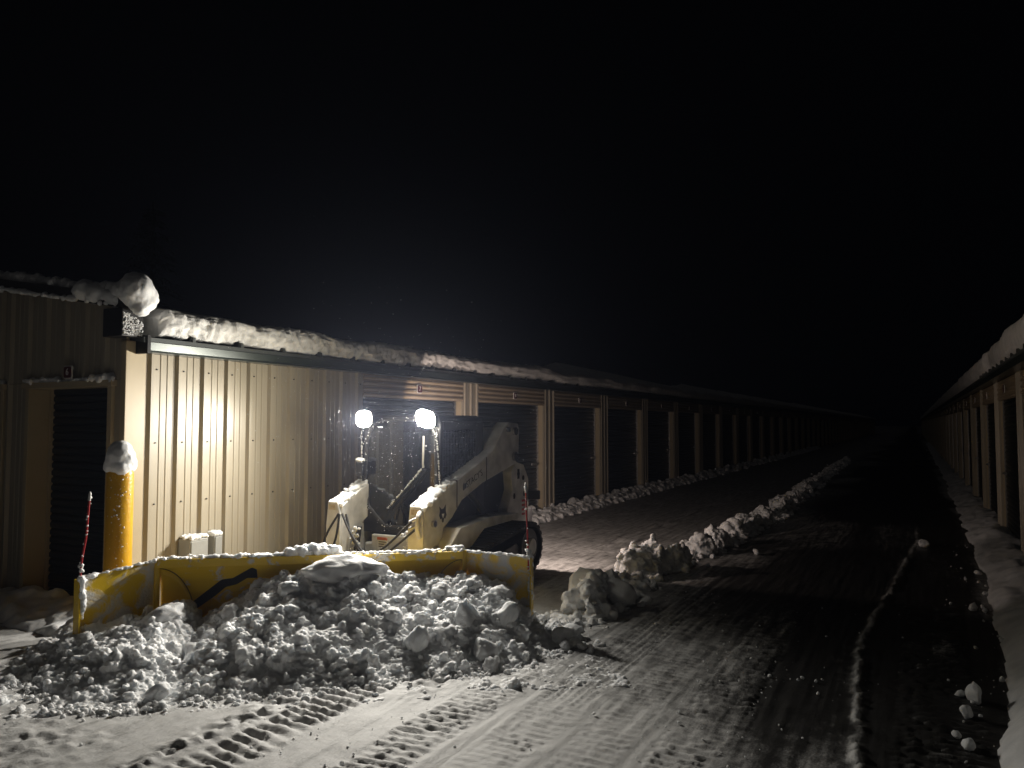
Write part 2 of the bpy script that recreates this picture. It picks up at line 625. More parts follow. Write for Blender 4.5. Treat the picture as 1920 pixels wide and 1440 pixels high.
# the thin ridge left by the blade's end on the right of the lane
rx = np.interp(GY, [2, 4.45, 5.66, 6.7, 8.87, 13, 20], [-.22, -.30, -.36, -.43, -.30, 0.0, .1])
rid = np.exp(-((GX - rx + .02 * noise3(GY * 5, 2.2)) / .035) ** 2) * (1 - sstep(12, 16, GY))
Z = Z + rid * (0.022 + 0.018 * fbm(GX * 22, GY * 16, 6.0, 3))
cover = cover + rid * (.75 + .5 * noise3(GX * 8, GY * 5, 1.5))
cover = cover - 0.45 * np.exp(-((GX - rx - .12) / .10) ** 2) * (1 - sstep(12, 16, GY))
edge = sstep(0.45, 0.75, GX + .1 * noise3(GX * 2, GY * 2.5, 7.0))
cover = cover + edge * .6
cover = np.where((GX > 10) | (GX < -16), 1.0, cover)
g = mesh_np("ground", np.stack([GX, GY, Z], -1).reshape(-1, 3), grid_faces(len(xs), len(ys)), "ground", None, True,
            {"snow_cover": cover})
tagp(g, kind="structure", label="snow-covered asphalt lane with track prints between two storage rows")


# ------------------------------------------------------------------ storage buildings
def rib_profile(length, pitch=.305, first=.06, h=.032, w0=.075, w1=.03, minor=True):
    """outline (along, out) of a ribbed steel sheet"""
    p = [(0.0, 0.0)]
    a = first
    while a + w0 < length:
        p += [(a, 0), (a + (w0 - w1) / 2, h), (a + (w0 + w1) / 2, h), (a + w0, 0)]
        if minor:
            for q in (.33, .66):
                m = a + w0 + (pitch - w0) * q
                if m + .02 < length:
                    p += [(m - .014, 0), (m - .006, .006), (m + .006, .006), (m + .014, 0)]
        a += pitch
    p += [(length, 0.0), (length, -.03), (0.0, -.03)]
    return p


def curtain_profile(z0, z1, pitch=.075, d=.018):
    p, z = [], z0
    while z < z1 - pitch * .5:
        p += [(0, z), (d * .75, z + pitch * .16), (d, z + pitch * .36), (d, z + pitch * .6), (d * .75, z + pitch * .8)]
        z += pitch
    p += [(0, z1), (-.02, z1), (-.02, z0)]
    return p


DOOR_Z, HEAD_Z = 2.14, 2.44


def numeral(text, size, loc, rotz, depth, name, mat, parent, tilt=0.0):
    cu = bpy.data.curves.new("txt", 'FONT')
    cu.body = text
    cu.size = size
    cu.align_x = 'CENTER'
    cu.align_y = 'CENTER'
    cu.extrude = depth
    cu.resolution_u = 3
    o = bpy.data.objects.new("txt", cu)
    COL.objects.link(o)
    dg = bpy.context.evaluated_depsgraph_get()
    dg.update()
    me = bpy.data.meshes.new_from_object(o.evaluated_get(dg))
    bpy.data.objects.remove(o)
    me.transform(Matrix.Translation(Vector(loc) - parent_origin(parent)) @ Matrix.Rotation(rotz, 4, 'Z')
                 @ Matrix.Rotation(math.pi / 2, 4, 'X') @ Matrix.Rotation(tilt, 4, 'Z'))
    me.materials.clear()
    me.materials.append(M[mat])
    return link(name, me, parent)


def number_sign(loc, rotz, text, label, group, size=.125):
    """a plate facing local -Y turned by rotz"""
    t = empty("number_sign", loc, label, "sign", group)
    h = size / 2
    R = Matrix.Rotation(rotz, 4, 'Z')

    def put(mb):
        mb.v = [tuple(R @ Vector(p) + Vector(loc)) for p in mb.v]
        return mb
    rnd = []
    for cx, cz, a0 in ((h - .02, h - .02, 0), (-h + .02, h - .02, 90), (-h + .02, -h + .02, 180), (h - .02, -h + .02, 270)):
        for k in range(4):
            a = math.radians(a0 + 30 * k)
            rnd.append((cx + .02 * math.cos(a), cz + .02 * math.sin(a)))
    put(MB().ext(rnd, 'y', -.012, 0)).build("border", "white", t)
    put(MB().ext([(x * .86, z * .86) for x, z in rnd], 'y', -.018, -.004)).build("plate", "red", t)
    if text:
        numeral(text, size * .72, R @ Vector((0, -.0185, 0)) + Vector(loc), rotz, .002, "numeral", "white", t)
    return t


def row_building(label, sx, wx, y_end, bays, first_door, ground_y0, group, rc=.15):
    """one long row; sx = +1: its front faces +X, -1: it faces -X"""
    t = empty("storage_building", (wx, bays[0], 0), label, "building", group)
    X = lambda out: wx + sx * out

    def q(mb, name, mat, **kw):
        return mb.build(name, mat, t, **kw)
    # massing behind the front
    core = MB()
    core.box(*sorted((X(-.20), X(-8.6))), ground_y0 + .24, y_end, 0, 2.5)
    q(core, "building_shell", "shell")
    rz = 2.58
    rf = MB()
    outl = [(X(.16), rz), (X(-4.3), rz + .70), (X(-8.9), rz), (X(-8.9), rz - .05), (X(-4.3), rz + .65), (X(.16), rz - .05)]
    rf.ext(outl, 'y', ground_y0 + .06, y_end + .1)
    q(rf, "roof", "roof")
    # standing seams of the roof at the eave
    yy = ground_y0 + .62
    seam = MB()
    while yy < 16:
        seam.prism([(X(.158), yy - .02, rz), (X(.158), yy + .02, rz), (X(.158), yy + .01, rz + .05), (X(.158), yy - .01, rz + .05)],
                   [(X(-1.0), yy - .02, rz + .18), (X(-1.0), yy + .02, rz + .18), (X(-1.0), yy + .01, rz + .23), (X(-1.0), yy - .01, rz + .23)])
        yy += .61
    q(seam, "roof_seam", "roof", kind="stuff")
    # gutter: a folded trough with a lip
    gp = [(X(.02), 2.555), (X(.155), 2.555), (X(.155), 2.545), (X(.17), 2.535), (X(.155), 2.462), (X(.168), 2.455), (X(.168), 2.443), (X(.02), 2.443)]
    gt = MB().ext(gp, 'y', ground_y0 + .12, y_end)
    gut = q(gt, "gutter", "gutter")
    cap = MB().box(*sorted((X(.0), X(.178))), ground_y0 + .085, ground_y0 + .118, 2.43, 2.60)
    cap.build("gutter_cap", "black", gut)
    # columns, headers, jambs, doors
    cw = .5
    colp = rib_profile(cw, .19, .035, .022, .06, .03, False)
    cm = MB().ext([(X(o), a) for a, o in colp], 'z', 0, 2.443)
    colmesh = hdmesh = drmesh = None
    gap = 3.05 - cw
    for yb in bays:
        if colmesh is None:
            c = cm.build("column_panel", "wall", t)
            dx = -Vector(parent_origin(t))
            for vtx in c.data.vertices:
                vtx.co.x += 0
            colmesh = c.data
            c.location = (0, 0, 0)
            # mesh is in thing coordinates with y running 0..cw from the world origin
            for vtx in colmesh.vertices:
                vtx.co.y += t.location.y
            c.location.y = yb - t.location.y
            jb = MB().box(*sorted((X(-.2), X(-.031))), 0, cw, 0, 2.443)
            j = jb.build("jamb", "trim", c)
            j.data.transform(Matrix.Translation((0, t.location.y + c.location.y, 0)))
            j.location = (0, 0, 0)
            jmesh = j.data
        else:
            c = link("column_panel", colmesh, t)
            c.location.y = yb - t.location.y
            j = link("jamb", jmesh, c)
    doors = []
    starts = [b + cw for b in bays[:-1]]
    ends = [b for b in bays[1:]]
    if first_door:
        starts.insert(0, first_door)
        ends.insert(0, bays[0])
    hp = [(0, DOOR_Z)]
    z = DOOR_Z + .012
    while z < HEAD_Z - .06:
        hp += [(0, z), (.018, z + .012), (.018, z + .034), (0, z + .046)]
        z += .074
    hp += [(0, 2.443), (-.03, 2.443), (-.03, DOOR_Z)]
    cp = curtain_profile(.02, DOOR_Z + .06)
    for a, b in zip(starts, ends):
        ln = b - a
        if hdmesh is None:
            h = MB().ext([(X(o), zz) for o, zz in hp], 'y', 0, gap).build("header_panel", "tan", t)
            d = MB().ext([(X(o - rc), zz) for o, zz in cp], 'y', 0, gap).build("roll_up_door", "door", t)
            for o_ in (h, d):
                o_.data.transform(Matrix.Translation((0, t.location.y, 0)))
            hdmesh, drmesh = h.data, d.data
            # latch with its hasp, and the bottom bar
            l = MB().box(*sorted((X(.025 - rc), X(.055 - rc))), gap - .30, gap - .12, .985, 1.03)
            l.tube([(X(.05 - rc), gap - .10, 1.01), (X(.075 - rc), gap - .10, 1.01)], .022, 8)
            lo = l.build("latch", "steel", d)
            lo.data.transform(Matrix.Translation((0, t.location.y, 0)))
            bb = MB().box(*sorted((X(-rc), X(.045 - rc))), .0, gap, .0, .06).build("bottom_bar", "black", d)
            bb.data.transform(Matrix.Translation((0, t.location.y, 0)))
            subs = [("latch", lo.data), ("bottom_bar", bb.data)]
            for e in (0.0, gap - .035):
                gd = MB().box(*sorted((X(-.025 - rc), X(.032 - rc))), e, e + .035, 0, DOOR_Z).build("guide_rail", "steel", d)
                gd.data.transform(Matrix.Translation((0, t.location.y, 0)))
                subs.append(("guide_rail", gd.data))
        else:
            h = link("header_panel", hdmesh, t)
            d = link("roll_up_door", drmesh, t)
            for nm, me in subs:
                link(nm, me, d)
        h.location.y = a - t.location.y
        d.location.y = a - t.location.y
        if abs(ln - gap) > .01:
            h.scale.y = ln / gap
            d.scale.y = ln / gap
        doors.append((a, b))
    return t, doors, X


LB_Y0 = 4.60
lb_bays = [10.55 + 3.05 * k for k in range(49)]
LB, lb_doors, LX = row_building("long beige ribbed metal storage row behind the loader, with dark roll-up doors", 1, LW, 160.0, lb_bays, 8.03, LB_Y0, None)
rb_bays = [14.45 + 3.05 * k for k in range(-7, 48)]
RB, rb_doors, RX = row_building("unlit storage row along the right edge of the lane", -1, RW, 160.0, rb_bays, None, -7.4, None, .085)

# ribbed side wall of the near end: sheets, corner trim, screws
y = LB_Y0 + .20
first = .02
for w in (.915, .915, .915, 8.03 - LB_Y0 - .20 - 3 * .915):
    pr = rib_profile(w, .305, first)
    MB().ext([(LX(o), y + a) for a, o in pr], 'z', 0.02, 2.443).build("wall_panel", "wall", LB)
    sc = MB()
    for zz in (.28, 1.02, 1.60, 2.30):
        for k in range(3):
            yy = y + first + .075 + .03 + .305 * k
            if yy < y + w:
                sc.tube([(LX(.0), yy, zz), (LX(.009), yy, zz)], .008, 6)
    sc.build("screw", "black", LB, kind="stuff")
    y += w
MB().ext([(LX(.012), LB_Y0 - .012), (LX(.012), LB_Y0 + .199), (LX(-.06), LB_Y0 + .199), (LX(-.06), LB_Y0 - .012)],
         'z', 0, 2.55).build("corner_trim", "trim", LB, bevel=.006)

# end wall facing the camera: ribbed sheets above and between two recessed narrow doors
EY = LB_Y0
rake = lambda x: 2.845 + .162 * max(0.0, (LW - x)) if x > -10.7 else 2.845 + .162 * (4.29 - (-10.7 - x))


def end_panel(x0, x1, z0, z1=None):
    w = x1 - x0
    pr = rib_profile(w, .305, .05)
    lo = [(x0 + a, EY - o, z0) for a, o in pr]
    hi = [(x0 + a, EY - o, (rake(x0 + a) if z1 is None else z1)) for a, o in pr]
    MB().prism(lo, hi).build("wall_panel", "wall", LB)


end_panel(-8.30, LW - .002, 2.19)                    # above the door
end_panel(-10.6, -8.302, 2.19)
end_panel(-12.9, -10.602, 2.19)
end_panel(-15.0, -12.902, 0.0)
end_panel(LW - .16, LW - .061, 0.0, 2.185)
end_panel(-8.30, -7.90, 0.0, 2.185)
end_panel(-10.6, -9.56, 0.0, 2.185)
end_panel(-12.9, -10.602, 0.0, 2.185)
for x0, x1 in ((-7.84, -6.62), (-9.50, -8.34)):
    dr = empty  # narrow door: slats one by one
    d = MB().box(x0 + .004, x1 - .004, EY + .215, EY + .23, 0.02, 2.16).build("roll_up_door", "door", LB)
    n = 28
    sm = None
    for k in range(n):
        if sm is None:
            s = MB().ext([(EY + .215, 0), (EY + .197, .013), (EY + .195, .05), (EY + .215, .072)], 'x', x0 + .03, x1 - .03)
            s = s.build("slat", "door", d)
            sm = s.data
        else:
            s = link("slat", sm, d)
        s.location.z = .05 + k * .075
    MB().box(x0 + .006, x0 + .035, EY + .17, EY + .2145, .02, 2.15).build("guide_rail", "trim", d)
    MB().box(x1 - .035, x1 - .006, EY + .17, EY + .2145, .02, 2.15).build("guide_rail", "trim", d)
    MB().box(x0 - .06, x0, EY - .035, EY + .23, 0, 2.13).build("jamb", "trim", LB, bevel=.004)
    MB().box(x1, x1 + .06, EY - .035, EY + .23, 0, 2.13).build("jamb", "trim", LB, bevel=.004)
    MB().box(x0 - .09, x1 + .09, EY - .06, EY + .23, 2.131, 2.188).build("lintel_trim", "trim", LB, bevel=.004)
# rake fascia with its boxed end at the eave
fx = [-6.33, -10.7, -15.1]
fz = [2.845 - .162 * .08, rake(-10.69), rake(-15.1)]
MB().prism([(fx[0], EY - .12, fz[0]), (fx[1], EY - .12, fz[1]), (fx[2], EY - .12, fz[2]), (fx[2], EY - .12, fz[2] + .12), (fx[1], EY - .12, fz[1] + .12), (fx[0], EY - .12, fz[0] + .12)],
           [(fx[0], EY + .06, fz[0]), (fx[1], EY + .06, fz[1]), (fx[2], EY + .06, fz[2]), (fx[2], EY + .06, fz[2] + .12), (fx[1], EY + .06, fz[1] + .12), (fx[0], EY + .06, fz[0] + .12)]
           ).build("rake_trim", "black", LB)
MB().box(-6.56, -6.29, EY - .14, EY + .075, 2.575, 2.835).build("eave_box", "black", LB, bevel=.008)
MB().box(-15, -6.42, EY + .005, EY + .24, 2.19, 2.58).build("wall_backing", "shell", LB)

# number plaques
ORD = ["second", "third", "fourth", "fifth", "sixth", "seventh", "eighth", "ninth", "tenth", "eleventh", "twelfth", "thirteenth", "fourteenth", "fifteenth"]
number_sign((-7.16, EY - .062, 2.275), 0, "6", "dark red number 6 plaque above the narrow door beside the building corner", None)
number_sign((LX(.024), 9.29, 2.29), math.pi / 2, "7", "dark red number 7 plaque above the loader's cab", None)
for k, (a, b) in enumerate(lb_doors[1:15]):
    m_ = (a + b) / 2
    if k == 0:
        number_sign((LX(.024), m_, 2.29), math.pi / 2, "8", "number 8 plaque on the tan header just behind the loader", None)
    else:
        number_sign((LX(.024), m_, 2.29), math.pi / 2, "9" if k == 1 else "", "small plaque over the %s door of the left row, counted from number 7" % ORD[k],
                    "small plaques along the left row")
for k, (a, b) in enumerate(rb_doors[6:16]):
    number_sign((RX(.024), (a + b) / 2, 2.29), -math.pi / 2, "", "small plaque over the %s door of the right row, counted from the picture's edge" % (["first"] + ORD)[k], "small plaques along the right row")

# ------------------------------------------------------------------ snow on the roofs


def roof_snow(name, sx, wx, y0, y1, label, thick=.25, seed=3, var=1.0):
    ysn = [y0]
    h = .022
    while ysn[-1] < y1:
        if ysn[-1] > 9:
            h = min(h * 1.03, 1.2)
        ysn.append(ysn[-1] + h)
    ya = np.array(ysn)
    # cross-section: (out, up) from under the lip round the nose to the ridge
    sec = [(-.05, .03), (.02, .012), (.09, .008), (.13, .03), (.155, .06), (.168, .10), (.176, .15), (.172, .20), (.156, .235), (.115, .258), (.04, .268),
           (-.06, .274), (-.2, .28), (-.5, .29), (-1.2, .40), (-2.5, .62), (-4.3, .90)]
    # resample the rounded nose more finely
    out = np.interp(np.linspace(0, len(sec) - 1, 49), np.arange(len(sec)), [s[0] for s in sec])
    upz = np.interp(np.linspace(0, len(sec) - 1, 49), np.arange(len(sec)), [s[1] for s in sec])
    Yg, O = np.meshgrid(ya, out, indexing='ij')
    _, U = np.meshgrid(ya, upz, indexing='ij')
    sc = thick / .25
    endf = sstep(y0 - .03, y0 + .10, Yg)
    nose = np.clip((O + .3) / .3, 0, 1)
    body = 1 + var * (.14 * noise3(Yg * .9, seed) + .08 * noise3(Yg * 2.3, seed + 2) - .18 * sstep(6, 14, Yg))
    Zt = U * sc * (0.65 + .35 * endf) * np.where(U < .3, body, 1 + .3 * noise3(Yg * .5, seed))
    lump = (1.0 if var > .9 else .45) * (noise3(Yg * 6, O * 6 + 3, U * 6 + seed) * .012 + .5 * .016 - .016 * np.abs(noise3(Yg * 13, O * 13, U * 13 + seed)) * 2 + .009 * (.5 - 1.6 * np.abs(noise3(Yg * 29, O * 29, U * 29 + seed))))
    dO, dU = np.gradient(O, axis=1), np.gradient(U, axis=1)
    nl = np.sqrt(dO ** 2 + dU ** 2) + 1e-6
    nO, nU = dU / nl, -dO / nl
    Xo = O + nose * lump * nO * 1.3 - .04 * (1 - endf) * nose + nose * .03 * noise3(Yg * 1.7, seed + 5)
    # notches where the roof seams hold the snow back
    k = (Yg - (y0 - .25 + .62)) / .61
    nt_ = np.exp(-((k - np.round(k)) * .61 / .028) ** 2) * np.exp(-(U / .045) ** 2) * (Yg < 14)
    Zt = Zt + nose * lump * nU + nt_ * .055 * (O > 0)
    Xo = Xo - nt_ * .05
    v = np.stack([wx + sx * Xo, Yg, 2.585 + Zt], -1).reshape(-1, 3)
    f = grid_faces(len(ya), len(out))
    # close the near end
    o = mesh_np(name, v, f, "roofsnow", None, True)
    bm = bmesh.new()
    bm.from_mesh(o.data)
    bm.verts.ensure_lookup_table()
    n = len(out)
    bm.faces.new([bm.verts[i] for i in range(n)])
    bm.to_mesh(o.data)
    bm.free()
    return tagp(o, kind="stuff", label=label, category="snow")


roof_snow("roof_snow", 1, LW, LB_Y0 + .24, 160, "thick rounded snow overhanging the gutter of the left storage row", .285, 3)
roof_snow("roof_snow", -1, RW, -3.0, 160, "dim snow lying along the eave of the right storage row", .37, 21, .25)

g1 = np.random.default_rng(5)
# lumps on the rake: a big ball at the corner, a flat drift beside it, thin crust to the left
v, f = blobs_np([(-6.24, 4.56, 2.99), (-6.22, 4.60, 2.90), (-6.33, 4.58, 3.00), (-6.27, 4.64, 2.94), (-6.20, 4.58, 2.84), (-6.44, 4.56, 3.0), (-6.54, 4.55, 3.02), (-6.27, 4.58, 3.03)],
                [.155, .12, .14, .14, .085, .105, .08, .135], g1, .01, ICO3, .05)
tagp(snow_mass("snow_ball", v, f, .014, "soft", None, (.006, .006, .004), (7, 24, 60), 14), label="big rounded ball of snow hanging over the roof corner", category="snow lump")
cs = [(-6.98 + .055 * k, 4.52 + .02 * g1.normal(), 3.045 - .012 * k + .012 * g1.normal()) for k in range(11)]
v, f = blobs_np(cs, [.085 + .012 * math.sin(k * .7) for k in range(11)], g1, .01, ICO3, .12)
tagp(snow_mass("snow_drift", v, f, .014, "soft", None, (.010, .006, .004), (7, 22, 60), 14), label="flat drift of snow on the black rake trim left of the snow ball", category="snow drift")
cs, rs = [], []
x = -6.4
while x > -11.5:
    zt = rake(x)
    cs.append((x, 4.60 + .03 * g1.normal(), zt + .135 + .02 * g1.random()))
    rs.append(.055 + .02 * g1.random())
    if x < -7.0 or g1.random() < .3:
        cs.append((x, 4.468, zt + .018))
        rs.append(.020 + .012 * g1.random())
    x -= .045
v, f = blobs_np(cs, rs, g1, .1, ICO2, .3)
tagp(snow_mass("rake_snow", v, f, .014, "soft", None, (.01, .007, .004), (9, 26, 60)), kind="stuff", label="thin crust of snow along the rake of the end wall", category="snow")
# speckled rime on the lit face of the eave box
cs = [(-6.288, 4.47 + .20 * g1.random(), 2.59 + .20 * g1.random()) for _ in range(330)]
cs = [c for c in cs if (c[2] - 2.59) < .20 - .5 * max(0, c[1] - 4.52)]
v, f = blobs_np(cs, list(.004 + .006 * g1.random(len(cs))), g1, .2, ICO1, .4)
tagp(mesh_np("rime", v, f, "soft", None, True), kind="stuff", label="specks of rime on the black eave box under the snow ball", category="rime")
# snow lying on the two door trims
for xa, xb, lb_ in ((-7.93, -6.55, "thin ridge of snow on the trim above the narrow door"), (-9.5, -8.27, "thin snow on the trim at the left edge")):
    cs = [(xx, EY - .03 + .012 * g1.normal(), 2.195 + .012 * abs(g1.normal())) for xx in np.arange(xa, xb, .022)]
    v, f = blobs_np(cs, [.016 + .02 * max(0, noise3(c[0] * 5, 1.0)) + .006 * g1.random() for c in cs], g1, .12, ICO2, .3)
    tagp(snow_mass("trim_snow", v, f, .008, "soft", None, (.004, .003), (20, 50)), kind="stuff", label=lb_, category="snow")
# icicles
for k, (yy, ln) in enumerate(((5.02, .08), (5.07, .10), (5.20, .11), (5.29, .12), (6.9, .07), (7.75, .10), (8.6, .07), (10.3, .11))):
    zt = 2.62
    n = 6
    pts = [(LX(.135 + .004 * math.sin(i)), yy + .003 * math.sin(i * 2 + k), zt - ln * i / (n - 1)) for i in range(n)]
    tagp(MB().tube(pts, [.009 * (1 - .85 * i / (n - 1)) for i in range(n)], 6).build("icicle", "ice", None, True),
         label="short clear icicle over the left gutter, %s one from the building corner" % (["first"] + ORD)[k], category="icicle", group="icicles along the left gutter")

# ------------------------------------------------------------------ bollard, grey boxes
B = empty("bollard", (-6.02, 4.29, 0), "yellow steel bollard at the building corner, capped with a ball of snow", "bollard")
MB().tube([(-6.02, 4.29, -.02), (-6.02, 4.29, 1.34), (-6.02, 4.29, 1.40)], [.108, .108, .100], 36).build("pipe", "yellow", B, True)
v, f = blobs_np([(-6.02 + .062 * math.cos(a), 4.29 + .062 * math.sin(a), 1.425 + .012 * math.sin(3 * a)) for a in np.arange(0, 6.2, .52)] + [(-6.01, 4.28, 1.50), (-6.02, 4.29, 1.535)],
                [.072] * 12 + [.115, .105], g1, .01, ICO3, .06)
snow_mass("snow_cap", v, f, .010, "soft", B, (.006, .004, .002), (12, 30, 70), 10)
cs = []
while len(cs) < 150:
    a, zz = math.radians(-38 + 26 * g1.normal()), 1.36 * g1.random()
    if g1.random() < .35 + .65 * zz / 1.36:
        cs.append((-6.02 + .108 * math.cos(a), 4.29 + .108 * math.sin(a), zz))
v, f = blobs_np(cs, list(.002 + .006 * g1.random(len(cs)) ** 4), g1, .2, ICO1, .4)
tagp(mesh_np("frozen_droplets", v, f, "soft", B, True), kind="stuff")

for (ya, yb, p, lab) in ((5.18, 5.40, .20, "wider grey utility box with snow on top, on the beige wall behind the plow"),
                         (5.53, 5.64, .13, "narrow grey utility box with snow on top, to the right of the wider one")):
    t = empty("utility_box", (LX(.1), (ya + yb) / 2, .25), lab, "utility box")
    MB().box(LX(.036), LX(p), ya, yb, .25, .66).build("enclosure", "greybox", t, bevel=.008)
    MB().box(LX(p) + .0005, LX(p) + .010, ya + .012, yb - .012, .27, .64).build("lid", "greybox", t, bevel=.003)
    MB().tube([(LX(.07), (ya + yb) / 2, .25), (LX(.07), (ya + yb) / 2, -.02)], .022, 10).build("conduit", "greybox", t, True)
    cs = [(LX(.03 + (p - .03) * g1.random()), ya + (yb - ya) * g1.random(), .668 + .012 * g1.random()) for _ in range(70)]
    v, f = blobs_np(cs, list(.018 + .007 * g1.random(len(cs))), g1, .1, ICO2, .3)
    tagp(snow_mass("snow_crust", v, f, .008, "soft", t, (.004, .003), (20, 50)), kind="stuff")

# ------------------------------------------------------------------ snow pushed up in front of the plow
PO, PS, PT = np.array([-5.551, 4.32]), np.array([.793, .609]), np.array([.609, -.793])


def P2(s, t):
    return PO + PS * s + PT * t


CR_S = [-.95, -.76, -.62, -.43, -.17, .10, .26, .38, .66, .82, 1.15, 1.49, 1.75, 1.94, 2.05, 2.41, 2.63, 2.84, 3.02, 3.14, 3.37, 3.51]
CR_Z = [0, .05, .15, .20, .25, .34, .34, .17, .31, .43, .56, .60, .54, .45, .47, .46, .43, .40, .15, .09, .03, 0]
TO_S = [-.73, -.62, -.07, .15, .54, 1.28, 1.76, 2.31, 2.91, 3.38]
TO_T = [1.15, .98, 1.6, 1.6, 1.54, 1.52, 1.42, 1.34, 1.14, .74]


def pile_h(s, t):
    zc = np.interp(s, CR_S, CR_Z)
    tt = np.interp(s, TO_S, TO_T)
    u = np.clip((t - .22) / np.maximum(tt - .22, .05), 0, 1)
    back = .88 + .12 * sstep(0, .22, t)
    return .98 * zc * back * (1 - u ** 1.04) * (1 + .16 * noise3(s * 2.3, t * 2.6, 3.1) * (u > .02))


g2 = np.random.default_rng(12)
ss, tt_ = np.linspace(-1.05, 3.5, 110), np.linspace(.02, 1.7, 34)
S_, T_ = np.meshgrid(ss, tt_, indexing='ij')
H_ = np.maximum(pile_h(S_, T_) * (1 + .16 * fbm(S_ * 4, T_ * 4, 2.0, 4)) - .004, -.06)
top = np.stack([PO[0] + PS[0] * S_ + PT[0] * T_, PO[1] + PS[1] * S_ + PT[1] * T_, H_], -1).reshape(-1, 3)
bot = top.copy()
bot[:, 2] = -.12
nf_ = grid_faces(110, 34)
N_ = len(top)
rim = [i * 34 for i in range(110)] + [109 * 34 + j for j in range(1, 34)] + [i * 34 + 33 for i in range(108, -1, -1)] + [j for j in range(32, 0, -1)]
side = [(rim[i], rim[(i + 1) % len(rim)], rim[(i + 1) % len(rim)] + N_, rim[i] + N_) for i in range(len(rim))]
quads = np.concatenate([nf_, nf_[:, ::-1] + N_, np.array(side)])
tris = np.concatenate([quads[:, [0, 1, 2]], quads[:, [0, 2, 3]]])
cs, rs = [], []
while len(cs) < 6600:
    s, t = -1.05 + 4.5 * g2.random(), .03 + 1.6 * g2.random()
    h = float(pile_h(s, t))
    if h < .02 and g2.random() < .92:
        continue
    q = float(noise3(s * 3.1, t * 3.1, 5.5))
    if q < -.12 and g2.random() < .85:
        continue
    r = .007 + .055 * g2.random() ** (4.0 if q < .22 else 2.4)
    if h < .10:
        r *= .65
    p = P2(s, t)
    cs.append((p[0], p[1], h + r * (.8 * g2.random() - .25) - .004))
    rs.append(r)
bv, bf = blobs_np(cs, rs, g2, .20, ICO2, .42)
pile = empty("snow_pile", (float(P2(1.2, .5)[0]), float(P2(1.2, .5)[1]), 0), "big heap of broken snow pushed up against the yellow plow", "snow pile")
hp_o = snow_mass("heap", np.concatenate([top, bot, bv]), np.concatenate([tris, bf + 2 * N_]), .0088, "snow", pile, (.012, .011, .0085), (12, 34, 80))
hp_o["kind"] = "stuff"
# larger broken blocks, each its own
blocks = [  # s, t, height above the heap, rx, ry, rz, yaw
    (1.50, .26, .02, .40, .22, .15, .1), (2.04, .42, .03, .11, .09, .08, .4), (2.49, .74, .03, .11, .09, .18, .3), (2.30, .86, .0, .12, .09, .11, .9),
    (2.78, .66, .03, .08, .09, .17, .2), (2.78, .40, .03, .12, .10, .10, .5), (2.86, .34, .07, .05, .06, .05, .2), (.18, .46, .02, .19, .14, .10, .3),
    (2.08, 1.0, .03, .10, .09, .14, .1), (.89, 1.12, .02, .10, .09, .11, .1), (.38, 1.42, .02, .09, .08, .07, .2),
    (-.37, .62, .02, .12, .08, .06, .3), (2.57, 1.06, .02, .11, .10, .11, .2),
    (2.59, 1.22, .03, .06, .05, .07, .1), (1.23, 1.05, .0, .09, .07, .08, .8),
    (.66, .40, .02, .10, .09, .09, .5), (2.30, .36, .02, .12, .09, .08, .6), (.84, .14, .03, .09, .07, .08, .1),
    (.98, .12, .02, .09, .06, .06, .4), (1.10, .40, .02, .13, .11, .08, .2), (2.50, .12, .02, .09, .07, .06, .2), (3.27, .60, .06, .12, .08, .08, .3),
    (.45, .80, .02, .08, .08, .08, .3), (1.9, .72, .02, .09, .08, .09, .6)]
for i, (s, t, z, a, b, c, yw) in enumerate(blocks):
    big = i == 0
    z = float(pile_h(s, t)) + z * .6 + .02 * c
    me = chunk_mesh("snow_chunk", (a, b, c), 100 + i, "soft" if big else "snow", .35 if big else .95, 4)
    o = link("snow_chunk", me, pile)
    p = P2(s, t)
    o.location = Vector((p[0], p[1], z)) - pile.location
    o.rotation_euler = (.4 * g2.normal() * (0 if big else 1), .3 * g2.normal() * (.2 if big else 1), math.radians(37.5) + yw * (0.3 if big else 2))
# crumbs at the toe of the pile and along the prints
cs, rs = [], []
while len(cs) < 2600:
    k = g2.random()
    if k < .5:
        s = -.8 + 4.3 * g2.random()
        t = np.interp(s, TO_S, TO_T) + abs(g2.normal()) * .075 - .06
        p = P2(s, t)
        r = .004 + .022 * g2.random() ** 3
    elif k < .75:
        p = np.array([[-3.52, -3.14, -2.75, -2.33, -1.34, -.93, -3.6][g2.integers(7)] + .05 * g2.normal(), 2.2 + 4 * g2.random() ** 1.3])
        r = .002 + .007 * g2.random() ** 3
    elif k < .81:
        yy = 2.5 + 11 * g2.random()
        p = np.array([.42 + .20 * g2.normal() + .02 * yy, yy])
        r = .004 + .036 * g2.random() ** 6
    else:
        p = np.array([-6 + 7 * g2.random(), 2.2 + 6 * g2.random()])
        r = .003 + .010 * g2.random() ** 4
    cs.append((p[0], p[1], r * .5))
    rs.append(r)
v, f = blobs_np(cs, rs, g2, .22, ICO1, .4)
tagp(mesh_np("snow_crumbs", v, f, "snow", None, True), kind="stuff", label="crumbs of snow scattered over the lane", category="snow")

